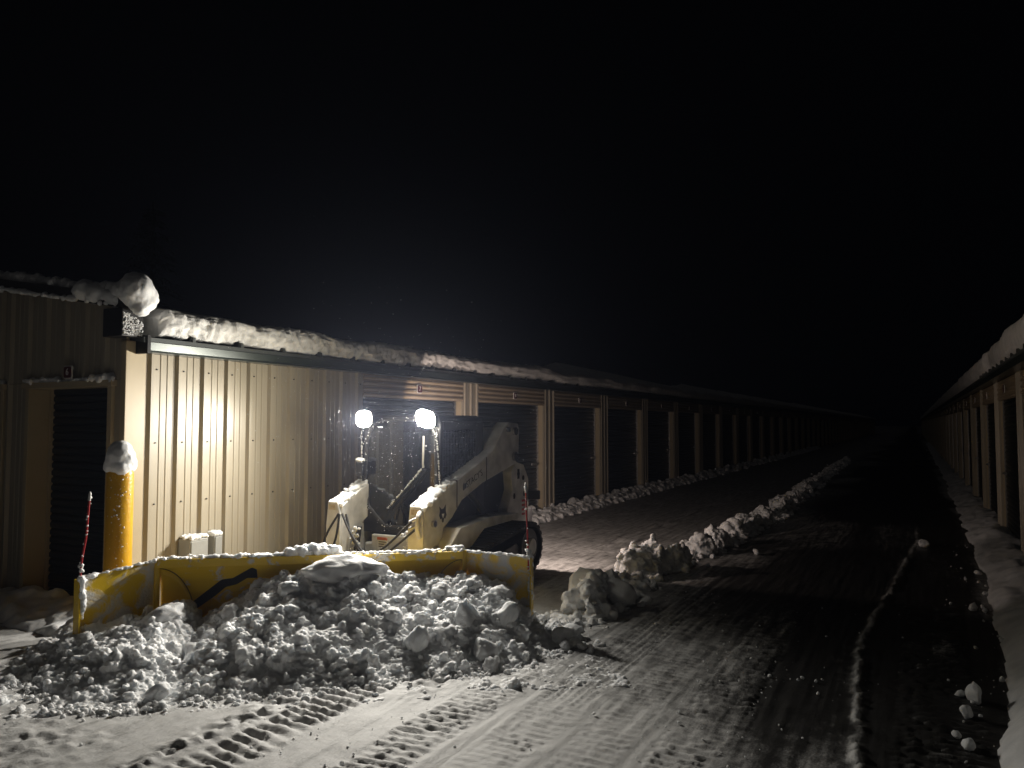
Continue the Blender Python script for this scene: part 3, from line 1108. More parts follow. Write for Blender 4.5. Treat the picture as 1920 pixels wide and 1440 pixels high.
# ------------------------------------------------------------------ windrow down the middle of the lane, berms along the walls
g3 = np.random.default_rng(33)
cs, rs = [], []
yy = 5.75
while yy < 40:
    far = min(1.0, max(0.0, (yy - 9) / 18))
    hump = .42 + .50 * float(noise3(yy * 1.25, 4.4)) + .38 * float(noise3(yy * 3.3, 8.1))
    if 7.40 < yy < 8.75:
        hump = .12
    if yy < 6.5:
        hump *= .5
    if 6.6 < yy < 7.3:
        hump = max(hump, .85)
    if 9.75 < yy < 10.1:
        hump = .12
    hump = min(max(.08, hump), 1.1) * (1 - .45 * far)
    n = int(8 * (1 - .6 * far)) + 2
    xc = float(np.interp(yy, [5.7, 7, 8.8, 10, 12.6, 17, 33], [-2.72, -2.84, -2.92, -2.72, -2.58, -2.46, -2.85])) + .07 * float(noise3(yy * .9, 1.1))
    for _ in range(n):
        w = g3.normal() * .14
        hmax = .36 * hump * math.exp(-(w / .17) ** 2)
        r = (.018 + .070 * g3.random() ** 2.4) * (.6 + .5 * hump) * (1 + .5 * far)
        cs.append((xc + w, yy + .05 * g3.normal(), max(r * .3, hmax * g3.random() ** .6)))
        rs.append(r)
    yy += .05 * (1 + 1.6 * far)
teeth = ((8.82, .30, -2.95), (8.95, .42, -2.86), (9.12, .50, -2.82), (9.30, .36, -2.72), (9.48, .38, -2.66), (10.6, .34, -2.68), (10.75, .28, -2.64), (11.3, .36, -2.60), (11.5, .26, -2.62),
         (12.4, .30, -2.58), (13.6, .33, -2.56), (14.9, .30, -2.50), (16.2, .38, -2.48), (18.4, .34, -2.45), (21, .34, -2.5))
for (yy, zz, xx) in teeth:                        # upright broken-off teeth
    lx, ly = .10 * g3.normal(), .06 * g3.normal()
    for k in range(14):
        cs.append((xx + lx * k / 13 + .007 * g3.normal(), yy + ly * k / 13 + .007 * g3.normal(), zz * .78 * k / 13 + .02))
        rs.append((.175 - .0120 * k) * (.9 + .2 * g3.random()))
v, f = blobs_np(cs, rs, g3, .22, ICO2, .45)
tagp(snow_mass("snow_windrow", v, f, .017, "snow", None, (.030, .026, .015), (8, 19, 48)), kind="stuff", label="ragged windrow of snow lumps down the middle of the lane", category="snow")
for i, (s_, p_) in enumerate(((.16, (-2.86, 7.00, .20)), (.13, (-2.55, 7.15, .16)), (.055, (-2.38, 7.42, .04)), (.05, (-1.95, 10.9, .04)), (.03, (-2.32, 9.72, .02)), (.09, (-2.55, 5.98, .07)),
                              (.05, (-2.47, 5.62, .035)), (.04, (-2.36, 5.70, .03)))):
    me = chunk_mesh("snow_lump", (s_ * 1.1, s_ * .9, s_ * (1.25 if i < 2 else .8)), 300 + i, "snow", .8)
    o = link("snow_lump", me)
    o.location = p_
    o.rotation_euler = (.3 * g3.normal(), .3 * g3.normal(), g3.random() * 6)
    tagp(o, category="snow lump", label=("large blocky lump of snow standing in shadow beside the plow's right end", "rounded lump of snow leaning on the shadowed block",
                                         "small ball of snow at the foot of the shadowed block", "single lump lying in the dark lane right of the windrow",
                                         "tiny ball of snow below the pointed windrow peak", "oval lump of snow at the right tip of the pile",
                                         "flat pale lump on the lane under the pile's right tip", "smallest flat lump beside the pile's right tip")[i])
for i, (p_, r_) in enumerate((((.30, 5.84, .05), (.075, .04, .075)), ((.24, 5.50, .03), (.04, .04, .045)), ((.22, 4.97, .03), (.05, .035, .035)), ((.17, 5.12, .02), (.035, .03, .02)), ((.08, 12.76, .04), (.12, .09, .07)))):
    me = chunk_mesh("snow_lump", r_, 340 + i, "snow", .9)
    o = link("snow_lump", me)
    o.location = p_
    o.rotation_euler = (0, 0, g3.random() * 6)
    tagp(o, category="snow lump", label=("upright two-horned block of snow on the dark right side of the lane", "rounded lump just below the two-horned block",
                                         "flat oval lump near the right snow bank, lowest of the pale lumps", "low flake of snow above the flat oval lump",
                                         "distant pale lump at the far end of the thin ridge")[i])

for (name, x0, x1, ya, yb, hh, lab, sd) in (("snow_berm", -6.40, -6.0, 7.0, 60, .17, "low grooved berm of snow along the foot of the left doors", 5),):
    cs, rs = [], []
    yy = ya
    while yy < yb:
        far = min(1.0, max(0.0, (yy - 14) / 25))
        for _ in range(4 if far < .5 else 2):
            a = g3.random()
            r = (.035 + .05 * g3.random()) * (1 + .3 * far)
            z = hh * (1 - .75 * a) * (.75 + .5 * g3.random()) - r * .6
            cs.append((x0 + (x1 - x0) * a + .03 * math.sin(yy * 23), yy + .02 * g3.normal(), max(z, 0)))
            rs.append(r)
        yy += .05 * (1 + 3 * far)
    v, f = blobs_np(cs, rs, g3, .2, ICO2, .4)
    # upright grooves left by the blade
    tagp(snow_mass(name, v, f, .024, "snow", None, (.02, .012, .006), (8, 22, 50)), kind="stuff", label=lab, category="snow")
# right bank: swept height sheet rising to the wall
bx = np.linspace(.30, 1.36, 46)
by = np.concatenate([np.arange(.3, 9, .03), np.arange(9, 30, .09), np.arange(30, 80, .5)])
BX, BY = np.meshgrid(bx, by, indexing='ij')
e = np.interp(BY, [0, 4.8, 6.1, 8, 11.5, 18, 28, 80], [.36, .39, .47, .62, .70, .74, .82, .9]) + .05 * noise3(BY * 1.6, 4.0)
u = np.clip((BX - e) / .75, 0, 1)
hb = np.interp(BY, [0, 5, 7, 10, 20, 80], [.34, .30, .22, .17, .15, .14])
BZ = hb * (1 - (1 - u) ** 2.6) * (1 + .25 * noise3(BX * 3, BY * 1.4, 2.0)) + sstep(0, .2, u) * (.018 * fbm(BX * 8, BY * 8, 1.0, 4) + .02 * noise3(BX * 3, BY * 6, 6.0) * sstep(6, 9, BY))
BZ = np.where(BX < e, -.02, BZ + .012)
tagp(mesh_np("snow_bank", np.stack([BX, BY, BZ], -1).reshape(-1, 3), grid_faces(len(bx), len(by)), "soft", None, True), kind="stuff",
     label="smooth bank of snow against the foot of the right storage row", category="snow")
# drift at the foot of the end wall and bollard, left of the plow
cs, rs = [], []
for _ in range(520):
    x = -9.5 + 3.6 * g3.random()
    d = g3.random()
    r = .05 + .07 * g3.random()
    cs.append((x, 4.55 - .5 * d, (.15 + .05 * float(noise3(x * 1.7, 2.0))) * (1 - d) - .05))
    rs.append(r)
cs += [(-5.92, 3.92, .10), (-5.98, 3.98, .16), (-5.85, 3.88, .08), (-6.1, 4.0, .1)]
rs += [.14, .12, .12, .12]
v, f = blobs_np(cs, rs, g3, .1, ICO2, .3)
tagp(snow_mass("snow_drift", v, f, .022, "soft", None, (.02, .01, .004), (6, 18, 45), 12), kind="stuff", label="shadowed drift along the foot of the end wall", category="snow drift")

# ------------------------------------------------------------------ the loader
LDX = -4.51
LB0 = .13185                                     # own zero level: stands on the lane once scaled to size
L = empty("tracked_loader", (LDX, 7.0, LB0), "off-white and black tracked loader with two lit work lights, nose against the plow", "loader")


def lq(mb, name, mat, parent=None, **kw):
    return mb.build(name, mat, parent or L, **kw)


CF = 6.27
# cab: frame, glazing, roof
door_poly = [(-4.72, 1.825), (-4.30, 1.825), (-4.16, 1.78), (-4.10, 1.68), (-4.09, 1.14), (-4.25, .88), (-4.44, .76), (-4.70, .76), (-4.91, .95), (-4.96, 1.18), (-4.93, 1.62), (-4.86, 1.77)]
cx_, cz_ = -4.51, 1.30
dense = []
for i, p in enumerate(door_poly):
    q_ = door_poly[(i + 1) % len(door_poly)]
    o_ = door_poly[i - 1]
    for w in (.16, .08, 0):
        dense.append((p[0] * (1 - w) + o_[0] * w, p[1] * (1 - w) + o_[1] * w))
    for w in (.08, .16):
        dense.append((p[0] * (1 - w) + q_[0] * w, p[1] * (1 - w) + q_[1] * w))
# soften corners
sm_ = [((dense[i - 1][0] + 2 * dense[i][0] + dense[(i + 1) % len(dense)][0]) / 4, (dense[i - 1][1] + 2 * dense[i][1] + dense[(i + 1) % len(dense)][1]) / 4) for i in range(len(dense))]
fr_ = lq(MB().tube([(x, CF - .015, z) for x, z in sm_], .020, 8, True), "door_frame", "frame_grey", None, smooth=True)
gp_ = [(cx_ + (x - cx_) * .985, cz_ + (z - cz_) * .985) for x, z in sm_]
lq(MB().ext(gp_, 'y', CF - .012, CF - .006), "windshield", "glass", fr_)
# broad black surround of the door
ou_ = []
for x, z in sm_:
    ex, ez = cx_ + (x - cx_) * 1.22, cz_ + (z - cz_) * 1.16
    ou_.append((min(max(ex, -4.972), -4.05), min(max(ez, .69), 1.862)))
n_ = len(sm_)
V_ = [(x, CF - .022, z) for x, z in sm_] + [(x, CF - .012, z) for x, z in ou_] + [(x, CF + .03, z) for x, z in sm_] + [(x, CF + .03, z) for x, z in ou_]
F_ = []
for i in range(n_):
    j = (i + 1) % n_
    F_ += [(i, j, j + n_, i + n_), (i + 2 * n_, i + 3 * n_, j + 3 * n_, j + 2 * n_), (i, i + 2 * n_, j + 2 * n_, j), (i + n_, j + n_, j + 3 * n_, i + 3 * n_)]
lq(MB().add(V_, F_), "cab_front", "cab", None, smooth=True)
roof_o = [(-4.94, 1.80), (-4.925, 1.845), (-4.87, 1.868), (-4.15, 1.868), (-4.095, 1.845), (-4.08, 1.80)]
lq(MB().ext(roof_o, 'y', CF + .0, 7.12), "cab_roof", "cab", None, bevel=.012)
for x0, x1 in ((-4.955, -4.90), (-4.12, -4.065)):
    lq(MB().box(x0, x1, CF + .005, CF + .07, .72, 1.80), "cab_pillar", "cab", None, bevel=.012)
    lq(MB().box(x0, x1, 6.98, 7.13, .72, 1.80), "cab_pillar", "cab", None, bevel=.012)
for x0, x1 in ((-4.952, -4.902), (-4.118, -4.068)):
    s_ = lq(MB().box(x0, x1, CF + .07, 6.98, .72, 1.16), "cab_side", "cab")
    lq(MB().box(x0, x1, CF + .07, 6.98, 1.72, 1.80), "side_rail", "cab", s_)
    xm = (x0 + x1) / 2
    lq(MB().box(xm - .003, xm + .003, CF + .07, 6.98, 1.16, 1.72), "side_window", "glass", s_)
    gr = MB()
    yy = CF + .12
    while yy < 6.97:
        gr.box(xm + .010, xm + .015, yy - .0025, yy + .0025, 1.16, 1.72)
        yy += .055
    zz = 1.20
    while zz < 1.72:
        gr.box(xm + .0105, xm + .0145, CF + .07, 6.98, zz - .0025, zz + .0025)
        zz += .055
    tagp(lq(gr, "window_grille", "black", s_), kind="stuff")
rw = MB().box(-4.90, -4.12, 7.06, 7.12, .72, 1.22).box(-4.90, -4.12, 7.06, 7.12, 1.68, 1.80)
lq(rw, "cab_rear_wall", "cab")
fl = MB().box(-4.90, -4.12, CF + .03, 7.06, .60, .72)
lq(fl, "cab_floor", "black")
# lower front of the cab around the door
sk_ = [(-4.96, 1.12), (-4.93, .93), (-4.70, .735), (-4.44, .735), (-4.24, .86), (-4.07, 1.10), (-4.07, .70), (-4.96, .70)]
lq(MB().ext(sk_, 'y', CF - .02, CF + .004), "door_sill", "cab")
# inside: seat, controls
st_ = lq(MB().box(-4.72, -4.30, 6.62, 6.98, .86, .95), "seat", "seat", None, bevel=.03)
lq(MB().prism([(-4.71, 6.93, .95), (-4.31, 6.93, .95), (-4.33, 7.0, 1.45), (-4.69, 7.0, 1.45)], [(-4.71, 7.02, .95), (-4.31, 7.02, .95), (-4.33, 7.055, 1.45), (-4.69, 7.055, 1.45)]), "seat_back", "seat", st_, bevel=.02)
for xx in (-4.80, -4.22):
    lq(MB().tube([(xx, 6.62, .72), (xx, 6.58, 1.0), (xx, 6.55, 1.08)], [.016, .016, .024], 8), "joystick", "black", None, smooth=True)
lq(MB().box(-4.89, -4.76, 6.55, 6.95, .74, .98).box(-4.26, -4.13, 6.55, 6.95, .74, .98), "arm_console", "seat", None, bevel=.02)

# chassis, front panel with warning label, engine hood, tail
lq(MB().box(-4.93, -4.09, 6.22, 7.15, .30, .598), "chassis", "body", None, bevel=.02)
fp = lq(MB().box(-4.80, -4.30, 6.17, 6.218, .25, .69), "front_panel", "body", None, bevel=.012)
lq(MB().box(-4.72, -4.60, 6.163, 6.1695, .545, .665), "warning_label", "white", fp)
lq(MB().box(-4.722, -4.598, 6.160, 6.1625, .640, .668), "label_header", "orange", fp)
wr_ = MB()
for k in range(3):
    wr_.box(-4.705, -4.615 - .02 * (k % 2), 6.1605, 6.1628, .618 - .022 * k, .626 - .022 * k)
lq(wr_, "label_lines", "black", fp)
hood = [(7.14, .40), (7.14, 1.36), (7.30, 1.36), (7.95, 1.10), (8.18, .95), (8.20, .45), (8.05, .36)]
lq(MB().ext(hood, 'x', -4.92, -4.10), "engine_hood", "black", None, bevel=.02)
lq(MB().box(-4.98, -4.04, 8.10, 8.26, .42, .80), "tailgate", "black", None, bevel=.02)
lq(MB().box(-5.0, -4.02, 7.45, 7.58, 1.47, 1.74), "cross_member", "body", None, bevel=.015)

arm_poly = [(5.86, .32), (5.84, .75), (5.85, .99), (6.15, 1.14), (6.53, 1.28), (6.90, 1.41), (7.13, 1.51), (7.38, 1.74), (7.48, 1.80), (7.70, 1.79),
            (7.74, 1.72), (7.72, 1.45), (7.65, 1.34), (7.30, 1.26), (6.90, 1.17), (6.50, 1.03), (6.32, .88), (6.17, .80), (6.06, .32)]
tower_poly = [(7.42, .55), (7.46, .86), (7.58, 1.05), (7.55, 1.25), (7.66, 1.36), (7.86, 1.32), (7.98, 1.15), (7.98, .60), (7.90, .45)]
for side, (xa, xb) in enumerate(((-4.11, -3.95), (-5.07, -4.91))):
    oa = 1 if side == 0 else -1
    xo = xb if side == 0 else xa                    # outer face
    arm = lq(MB().ext(arm_poly, 'x', xa, xb), "lift_arm", "body", None, bevel=.014)
    # flared end plate of the arm facing forward
    pl_ = [(xa + .0, .34), (xa - .005, .80), (xa + .02, 1.03), (xb - .03, 1.03), (xb + .005, .92), (xb + .004, .34)]
    lq(MB().ext(pl_, 'y', 5.815, 5.838), "arm_end_plate", "body", arm, bevel=.006)
    lq(MB().box(xa + .035, xb - .05, 5.807, 5.8145, .955, 1.005), "warning_decal", "label", arm)
    # weld collars and pins
    co_ = MB()
    for ym, zm in ((6.40, 1.10), (6.98, 1.30)):
        co_.box(xa - .004, xb + .004, ym - .006, ym + .006, zm - .13, zm + .135)
    lq(co_, "weld_collar", "black", arm)
    pn = MB()
    for ym, zm, r_ in ((7.60, 1.70, .045), (7.44, 1.72, .03), (7.60, 1.42, .05), (6.02, .62, .04), (5.98, .86, .03)):
        pn.tube([(xo - oa * .02, ym, zm), (xo + oa * .03, ym, zm)], r_, 14)
    lq(pn, "pivot_pin", "chrome", arm, smooth=True)
    tw = lq(MB().ext(tower_poly, 'x', *(sorted((xo - oa * .12, xo - oa * .005)))), "tower", "body", None, bevel=.012)
    dk = MB()
    for ym, zm, sy, sz in ((7.72, 1.22, .025, .055), (7.84, 1.17, .022, .022), (7.62, .98, .02, .03), (7.86, .99, .02, .028)):
        dk.tube([(xo - oa * .02, ym, zm), (xo - oa * .003, ym, zm)], sy * 1.3, 12)
        dk.box(*sorted((xo - oa * .02, xo - oa * .003)), ym - sy, ym + sy, zm - sz, zm + sz)
    lq(dk, "tower_slot", "black", tw)
    lq(MB().tube([(xo - oa * .05, 6.70, 1.10), (xo - oa * .05, 7.02, .86)], .036, 12), "lift_cylinder", "black", None, smooth=True)
    lq(MB().tube([(xo - oa * .05, 7.02, .86), (xo - oa * .05, 7.36, .60)], .020, 12), "cylinder_rod", "chrome", None, smooth=True)
    # fender plate between arm and track
    fd = [(5.98, .30), (6.02, .62), (6.25, .80), (6.80, .84), (7.45, .82), (7.45, .76), (6.70, .74), (6.42, .58), (6.34, .30)]
    lq(MB().ext(fd, 'x', *sorted((LDX + oa * .45, LDX + oa * .70))), "fender", "body", None, bevel=.01)
    # track: belt, lugs, wheels
    xi, xe = LDX + oa * .50, LDX + oa * .86
    path = []
    for a in range(-90, 91, 15):                    # rear sprocket
        path.append((7.45 + .25 * math.cos(math.radians(a)), .47 + .25 * math.sin(math.radians(a))))
    for a in range(105, 256, 15):                   # front idler
        path.append((6.28 + .20 * math.cos(math.radians(a)), .365 + .20 * math.sin(math.radians(a))))
    path += [(6.36, .165), (7.12, .165), (7.25, .19)]
    belt_in = [(7.0 + (y_ - 7.0) * .965, .42 + (z_ - .42) * .90) for y_, z_ in path]
    tb = MB()
    n_ = len(path)
    V_ = [(xi, *p) for p in path] + [(xe, *p) for p in path] + [(xi, *p) for p in belt_in] + [(xe, *p) for p in belt_in]
    F_ = []
    for i in range(n_):
        j = (i + 1) % n_
        F_ += [(i, j, j + n_, i + n_), (i + 2 * n_, i + 3 * n_, j + 3 * n_, j + 2 * n_), (i, i + 2 * n_, j + 2 * n_, j), (i + n_, j + n_, j + 3 * n_, i + 3 * n_)]
    tb.add(V_, F_)
    belt = lq(tb, "rubber_track", "rubber")
    per = []
    for i in range(n_):
        a, b = Vector(path[i]), Vector(path[(i + 1) % n_])
        per.append((a, b, (b - a).length))
    tot = sum(p[2] for p in per)
    lugm = None
    for k in range(44):
        d_ = tot * k / 44
        for a, b, l_ in per:
            if d_ <= l_:
                break
            d_ -= l_
        p = a + (b - a) * (d_ / l_)
        ang = math.atan2((b - a).y, (b - a).x)
        if lugm is None:
            lb = bmesh.new()
            bmesh.ops.create_cube(lb, size=1.0)
            bmesh.ops.scale(lb, verts=lb.verts, vec=(.36, .045, .034))
            lugm = bpy.data.meshes.new("track_lug")
            lb.to_mesh(lugm)
            lb.free()
            lugm.materials.append(M["rubber"])
        o = link("track_lug", lugm, belt)
        o.location = Vector(((xi + xe) / 2, p.x, p.y)) - L.location
        o.rotation_euler = (ang, 0, 0)
    for (yc, zc, r_, nm) in ((7.45, .47, .19, "drive_sprocket"), (6.28, .365, .15, "idler_wheel"), (6.60, .275, .085, "track_roller"), (6.85, .275, .085, "track_roller"), (7.08, .28, .085, "track_roller")):
        w_ = lq(MB().tube([(xi + oa * .03, yc, zc), (xe - oa * .03, yc, zc)], r_, 22), nm, "black", None, smooth=True)
        lq(MB().tube([(xe - oa * .031, yc, zc), (xe + oa * .008, yc, zc)], r_ * .45, 18), "hub", "body", w_, smooth=True)
    lq(MB().ext([(6.35, .32), (6.55, .44), (7.2, .54), (7.3, .46), (7.2, .32)], 'x', *sorted((xi + oa * .04, xe - oa * .06))), "track_frame", "black", None, bevel=.01)
    if side == 0:
        # lettering and the cat-head emblem on the outer face
        numeral("STACY'S", .092, (xo + .002, 6.735, 1.228), math.pi / 2, .001, "lettering", "black", arm, math.radians(19.5))
        em = MB()
        E_ = [(-.050, .040), (-.062, .085), (-.022, .055), (.010, .060), (.050, .095), (.050, .030), (.064, -.004), (.040, -.040), (.022, -.030), (.012, -.068), (-.012, -.068), (-.022, -.030), (-.044, -.036), (-.062, 0)]
        em.ext([(6.15 + a, .925 + b) for a, b in E_], 'x', xo + .0005, xo + .0025)
        lq(em, "emblem", "black", arm)
        lq(MB().ext([(6.15 + a, .925 + b) for a, b in ((-.022, .012), (.022, .012), (.0, -.032))], 'x', xo + .0027, xo + .004), "emblem_muzzle", "white", arm)
        ic = MB().ext([(6.515, 1.125), (6.545, 1.135), (6.545, 1.185), (6.53, 1.205), (6.515, 1.175)], 'x', xo + .0005, xo + .0025)
        ic.ext([(6.552, 1.140), (6.575, 1.148), (6.575, 1.20), (6.552, 1.192)], 'x', xo + .0005, xo + .0025)
        lq(ic, "emblem", "black", arm)
        rd = MB()
        for k_ in range(4):
            rd.box(xo - .004, xo - .002, 7.80, 7.88, .90 - .05 * k_, .925 - .05 * k_)
        lq(rd, "red_decal", "rod", tw)

# light posts and the two front work lights
for side, xl in enumerate((-4.875, -4.135)):
    oa = -1 if side == 0 else 1
    lq(MB().tube([(xl + oa * .02, 6.19, 1.76), (xl + oa * .075, 6.20, 1.735), (xl + oa * .085, 6.21, 1.60), (xl + oa * .105, 6.24, 1.15)], .009, 8), "light_post", "cab", None, smooth=True)
    wl = lq(MB().prism([(xl - .104, 6.13, 1.745), (xl + .104, 6.13, 1.745), (xl + .104, 6.13, 1.915), (xl - .104, 6.13, 1.915)],
                       [(xl - .05, 6.22, 1.79), (xl + .05, 6.22, 1.79), (xl + .05, 6.22, 1.87), (xl - .05, 6.22, 1.87)]), "work_light", "black", None, bevel=.012)
    nv, nu = 7, 11
    V_, F_ = [], []
    for i in range(nv):
        for j in range(nu):
            a, b = (j / (nu - 1) - .5) * 2, (i / (nv - 1) - .5) * 2
            rr = max(abs(a), abs(b), 1e-6)
            k_ = 1 / max(1.0, (abs(a) ** 2.5 + abs(b) ** 2.5) ** .4)
            V_.append((xl + a * k_ * (.098 if side == 0 else .112), 6.129 - .035 * (1 - min(1, (a * k_) ** 2 * .8 + (b * k_) ** 2 * .8)), 1.83 + b * k_ * .084 - (0 if side == 0 else .022 * a * k_)))  # lens oversized and skewed, its shape stands in for the lamp's bloom
    for i in range(nv - 1):
        for j in range(nu - 1):
            F_.append((i * nu + j, i * nu + j + 1, (i + 1) * nu + j + 1, (i + 1) * nu + j))
    lq(MB().add(V_, F_), "lens", "lens", wl, smooth=True)
    ld = bpy.data.lights.new("work_light_beam", 'SPOT')
    ld.energy = FRONT_W
    ld.color = (1.0, .95, .87)
    ld.spot_size = math.radians(164)
    ld.spot_blend = 1.0
    ld.shadow_soft_size = .045
    lo = bpy.data.objects.new("work_light_beam", ld)
    COL.objects.link(lo)
    lo.parent = wl
    lo.location = Vector((xl, 6.07, 1.83)) - L.location
    lo.rotation_euler = (math.radians(90 - 20), 0, math.radians(180 + (4 if side == 0 else 8)))
    # rear work lights, on the tail
    xr = -4.86 if side == 0 else -4.16
    xr = LDX + oa * .64
    rl = lq(MB().box(xr - .075, xr + .06, 7.935, 7.99, .92, 1.02), "rear_work_light", "black", None, bevel=.008)
    lq(MB().box(xr - .05, xr + .05, 7.991, 7.997, .93, 1.01), "rear_lens", "rearlens", rl)
    ld = bpy.data.lights.new("rear_light_beam", 'SPOT')
    ld.energy = REAR_W * (1.7 if side == 0 else .8)
    ld.color = (1.0, .80, .68)
    ld.spot_size = math.radians(158 if side == 0 else 178)
    ld.spot_blend = .12
    ld.shadow_soft_size = .03
    lo = bpy.data.objects.new("rear_light_beam", ld)
    COL.objects.link(lo)
    lo.parent = rl
    lo.location = Vector((xr, 8.02, .97)) - L.location
    lo.rotation_euler = (math.radians(90 - 9), 0, math.radians(22 if side == 0 else -3))

# mirror, wiper, handrail, tilt cylinders, hoses
mi = lq(MB().box(-4.99, -4.90, 6.14, 6.20, 1.26, 1.41), "mirror", "black", None, bevel=.02)
lq(MB().tube([(-4.95, 6.20, 1.27), (-4.965, 6.25, 1.2)], .01, 6), "mirror_bracket", "black", mi)
wi = MB().tube([(-4.235, 6.225, 1.335), (-4.42, 6.215, 1.15), (-4.63, 6.22, .935)], .006, 6)
wi.tube([(-4.20, 6.225, 1.325), (-4.39, 6.215, 1.13), (-4.585, 6.22, .935)], .005, 6)
wi.tube([(-4.245, 6.23, 1.345), (-4.185, 6.225, 1.335)], .012, 8)
wi.tube([(-4.65, 6.222, .915), (-4.60, 6.218, .985), (-4.53, 6.216, 1.05)], .008, 6)
wip = lq(wi, "wiper", "black", None, smooth=True)
lq(MB().tube([(-4.215, 6.215, 1.66), (-4.205, 6.20, 1.62), (-4.212, 6.20, 1.40), (-4.215, 6.215, 1.36)], .010, 8), "handrail", "body", None, smooth=True)
for xx in (-4.83, -4.20):
    lq(MB().tube([(xx, 5.93, .30), (xx, 5.98, .58)], .040, 12).tube([(xx, 5.98, .58), (xx, 6.02, .78)], .026, 12), "tilt_cylinder", "black", None, smooth=True)


def spline(pts, n=26):
    pts = [Vector(p) for p in pts]
    pts = [pts[0] * 2 - pts[1]] + pts + [pts[-1] * 2 - pts[-2]]
    out = []
    for i in range(1, len(pts) - 2):
        for k in range(n):
            t = k / n
            a, b, c, d = pts[i - 1:i + 3]
            out.append(.5 * ((2 * b) + (c - a) * t + (2 * a - 5 * b + 4 * c - d) * t * t + (3 * b - a - 3 * c + d) * t ** 3))
    out.append(pts[-2])
    return out


hy = 5.76
for hp_ in ([(-4.83, hy, .93), (-4.70, hy - .03, .76), (-4.50, hy - .05, .585), (-4.30, hy - .04, .66), (-4.03, hy, .90)],
            [(-4.80, hy + .02, .925), (-4.70, hy - .01, .72), (-4.51, hy - .03, .545), (-4.27, hy - .03, .62), (-3.98, hy, .84)],
            [(-4.87, hy, .93), (-4.97, hy - .05, .74), (-5.06, hy - .05, .52)],
            [(-4.87, hy + .01, .92), (-4.85, hy - .06, .72), (-4.93, hy - .06, .52)]):
    lq(MB().tube(spline(hp_, 8), .011, 8), "hydraulic_hose", "rubber", None, smooth=True)
cpl = MB()
for (y0_, z0_) in ((5.80, .91), (5.80, .85)):
    cpl.tube([(-4.06, y0_ - .03, z0_ - .02), (-3.98, y0_, z0_ + .02)], .020, 10)
lq(cpl, "hose_coupling", "steel", None, smooth=True)
lq(MB().tube(spline([(-3.97, 5.80, .98), (-3.95, 5.74, .94), (-3.95, 5.73, .84), (-3.96, 5.78, .76)], 6), .022, 10), "hose_guard", "body", None, smooth=True)
# snow on the loader
cs, rs = [], []
for _ in range(190):                     # on the sloping fronts of the arms
    k = g3.random()
    sd = g3.random() < .5
    xa = -4.10 if sd else -5.06
    yy = 5.85 + .62 * k
    cs.append((xa + .14 * g3.random(), yy, float(np.interp(yy, [5.85, 6.15, 6.53], [.995, 1.145, 1.285])) + .004))
    rs.append((.026 + .022 * g3.random()) * (1 - .6 * k))
v, f = blobs_np(cs, rs, g3, .12, ICO2, .3)
tagp(snow_mass("snow_crust", v, f, .010, "soft", L, (.006, .004), (18, 44)), kind="stuff")
cs, rs = [], []
for _ in range(700):
    k = g3.random()
    if k < .15:
        c = (-4.95 + .012 * g3.normal(), 6.17 + .015 * g3.normal(), 1.412 + .006 * g3.random()); r = .010 + .012 * g3.random()
    elif k < .35:
        x_, z_ = sm_[g3.integers(len(sm_))]
        c = (x_ + .012 * g3.normal(), CF - .036, z_ + .015 * g3.normal()); r = .002 + .005 * g3.random()
    elif k < .5:
        t_ = g3.random()
        c = (-4.235 - .40 * t_ + .004 * g3.normal(), 6.215, 1.342 - .40 * t_ + .004); r = .004 + .006 * g3.random()
    elif k < .75:
        sd = g3.random() < .5
        t_ = g3.random()
        xl, oa = (-4.875, -1) if sd else (-4.135, 1)
        c = (xl + oa * (.080 + .022 * t_), 6.200 + .03 * t_, 1.70 - .52 * t_); r = .004 + .006 * g3.random()
    else:
        xx = (-4.83, -4.20)[g3.integers(2)]
        zz = .40 + .38 * g3.random()
        c = (xx + .03 * g3.normal(), 5.91 + .10 * (zz - .3), zz); r = .005 + .012 * g3.random()
    cs.append(c)
    rs.append(r)
v, f = blobs_np(cs, rs, g3, .2, ICO1, .4)
tagp(mesh_np("snow_specks", v, f, "soft", L, True), kind="stuff")

# ------------------------------------------------------------------ the plow
QO = np.array([-5.14, 4.0])                     # hinge of the plow before it is scaled to size


def Q2(s, t):
    return QO + PS * s + PT * t


PL = empty("snow_plow", (float(Q2(1.17, -.1)[0]), float(Q2(1.17, -.1)[1]), LB0), "yellow snow plow blade with two folding wings, black zigzag mark and red marker rods", "snow plow")
TC = [(.14, .06), (.20, .01), (.26, -.03), (.34, -.055), (.48, -.045), (.60, -.015), (.70, .025), (.75, .045)]   # (z, t)


def tcurve(z, k=1.0):
    return float(np.interp(z, [p[0] for p in TC], [p[1] for p in TC])) * k


def P3(o, s_, t_, S, T, z):
    return (o[0] + S[0] * s_ + T[0] * t_, o[1] + S[1] * s_ + T[1] * t_, z)


def section(o, S, T, s0, s1, name, mat, k=1.0, ztop=.75, chamfer=0.0):
    zs = list(np.linspace(.15, ztop, 12))
    zs1 = list(zs)
    front0 = [P3(o, s0, tcurve(z, k), S, T, z) for z in zs]
    back0 = [P3(o, s0, tcurve(z, k) - .016, S, T, z) for z in reversed(zs)]
    zz = [min(z, ztop - chamfer) for z in zs]
    front1 = [P3(o, s1, tcurve(z, k), S, T, z) for z in zz]
    back1 = [P3(o, s1, tcurve(z, k) - .016, S, T, z) for z in reversed(zz)]
    return MB().prism(front0 + back0, front1 + back1).build(name, mat, PL)


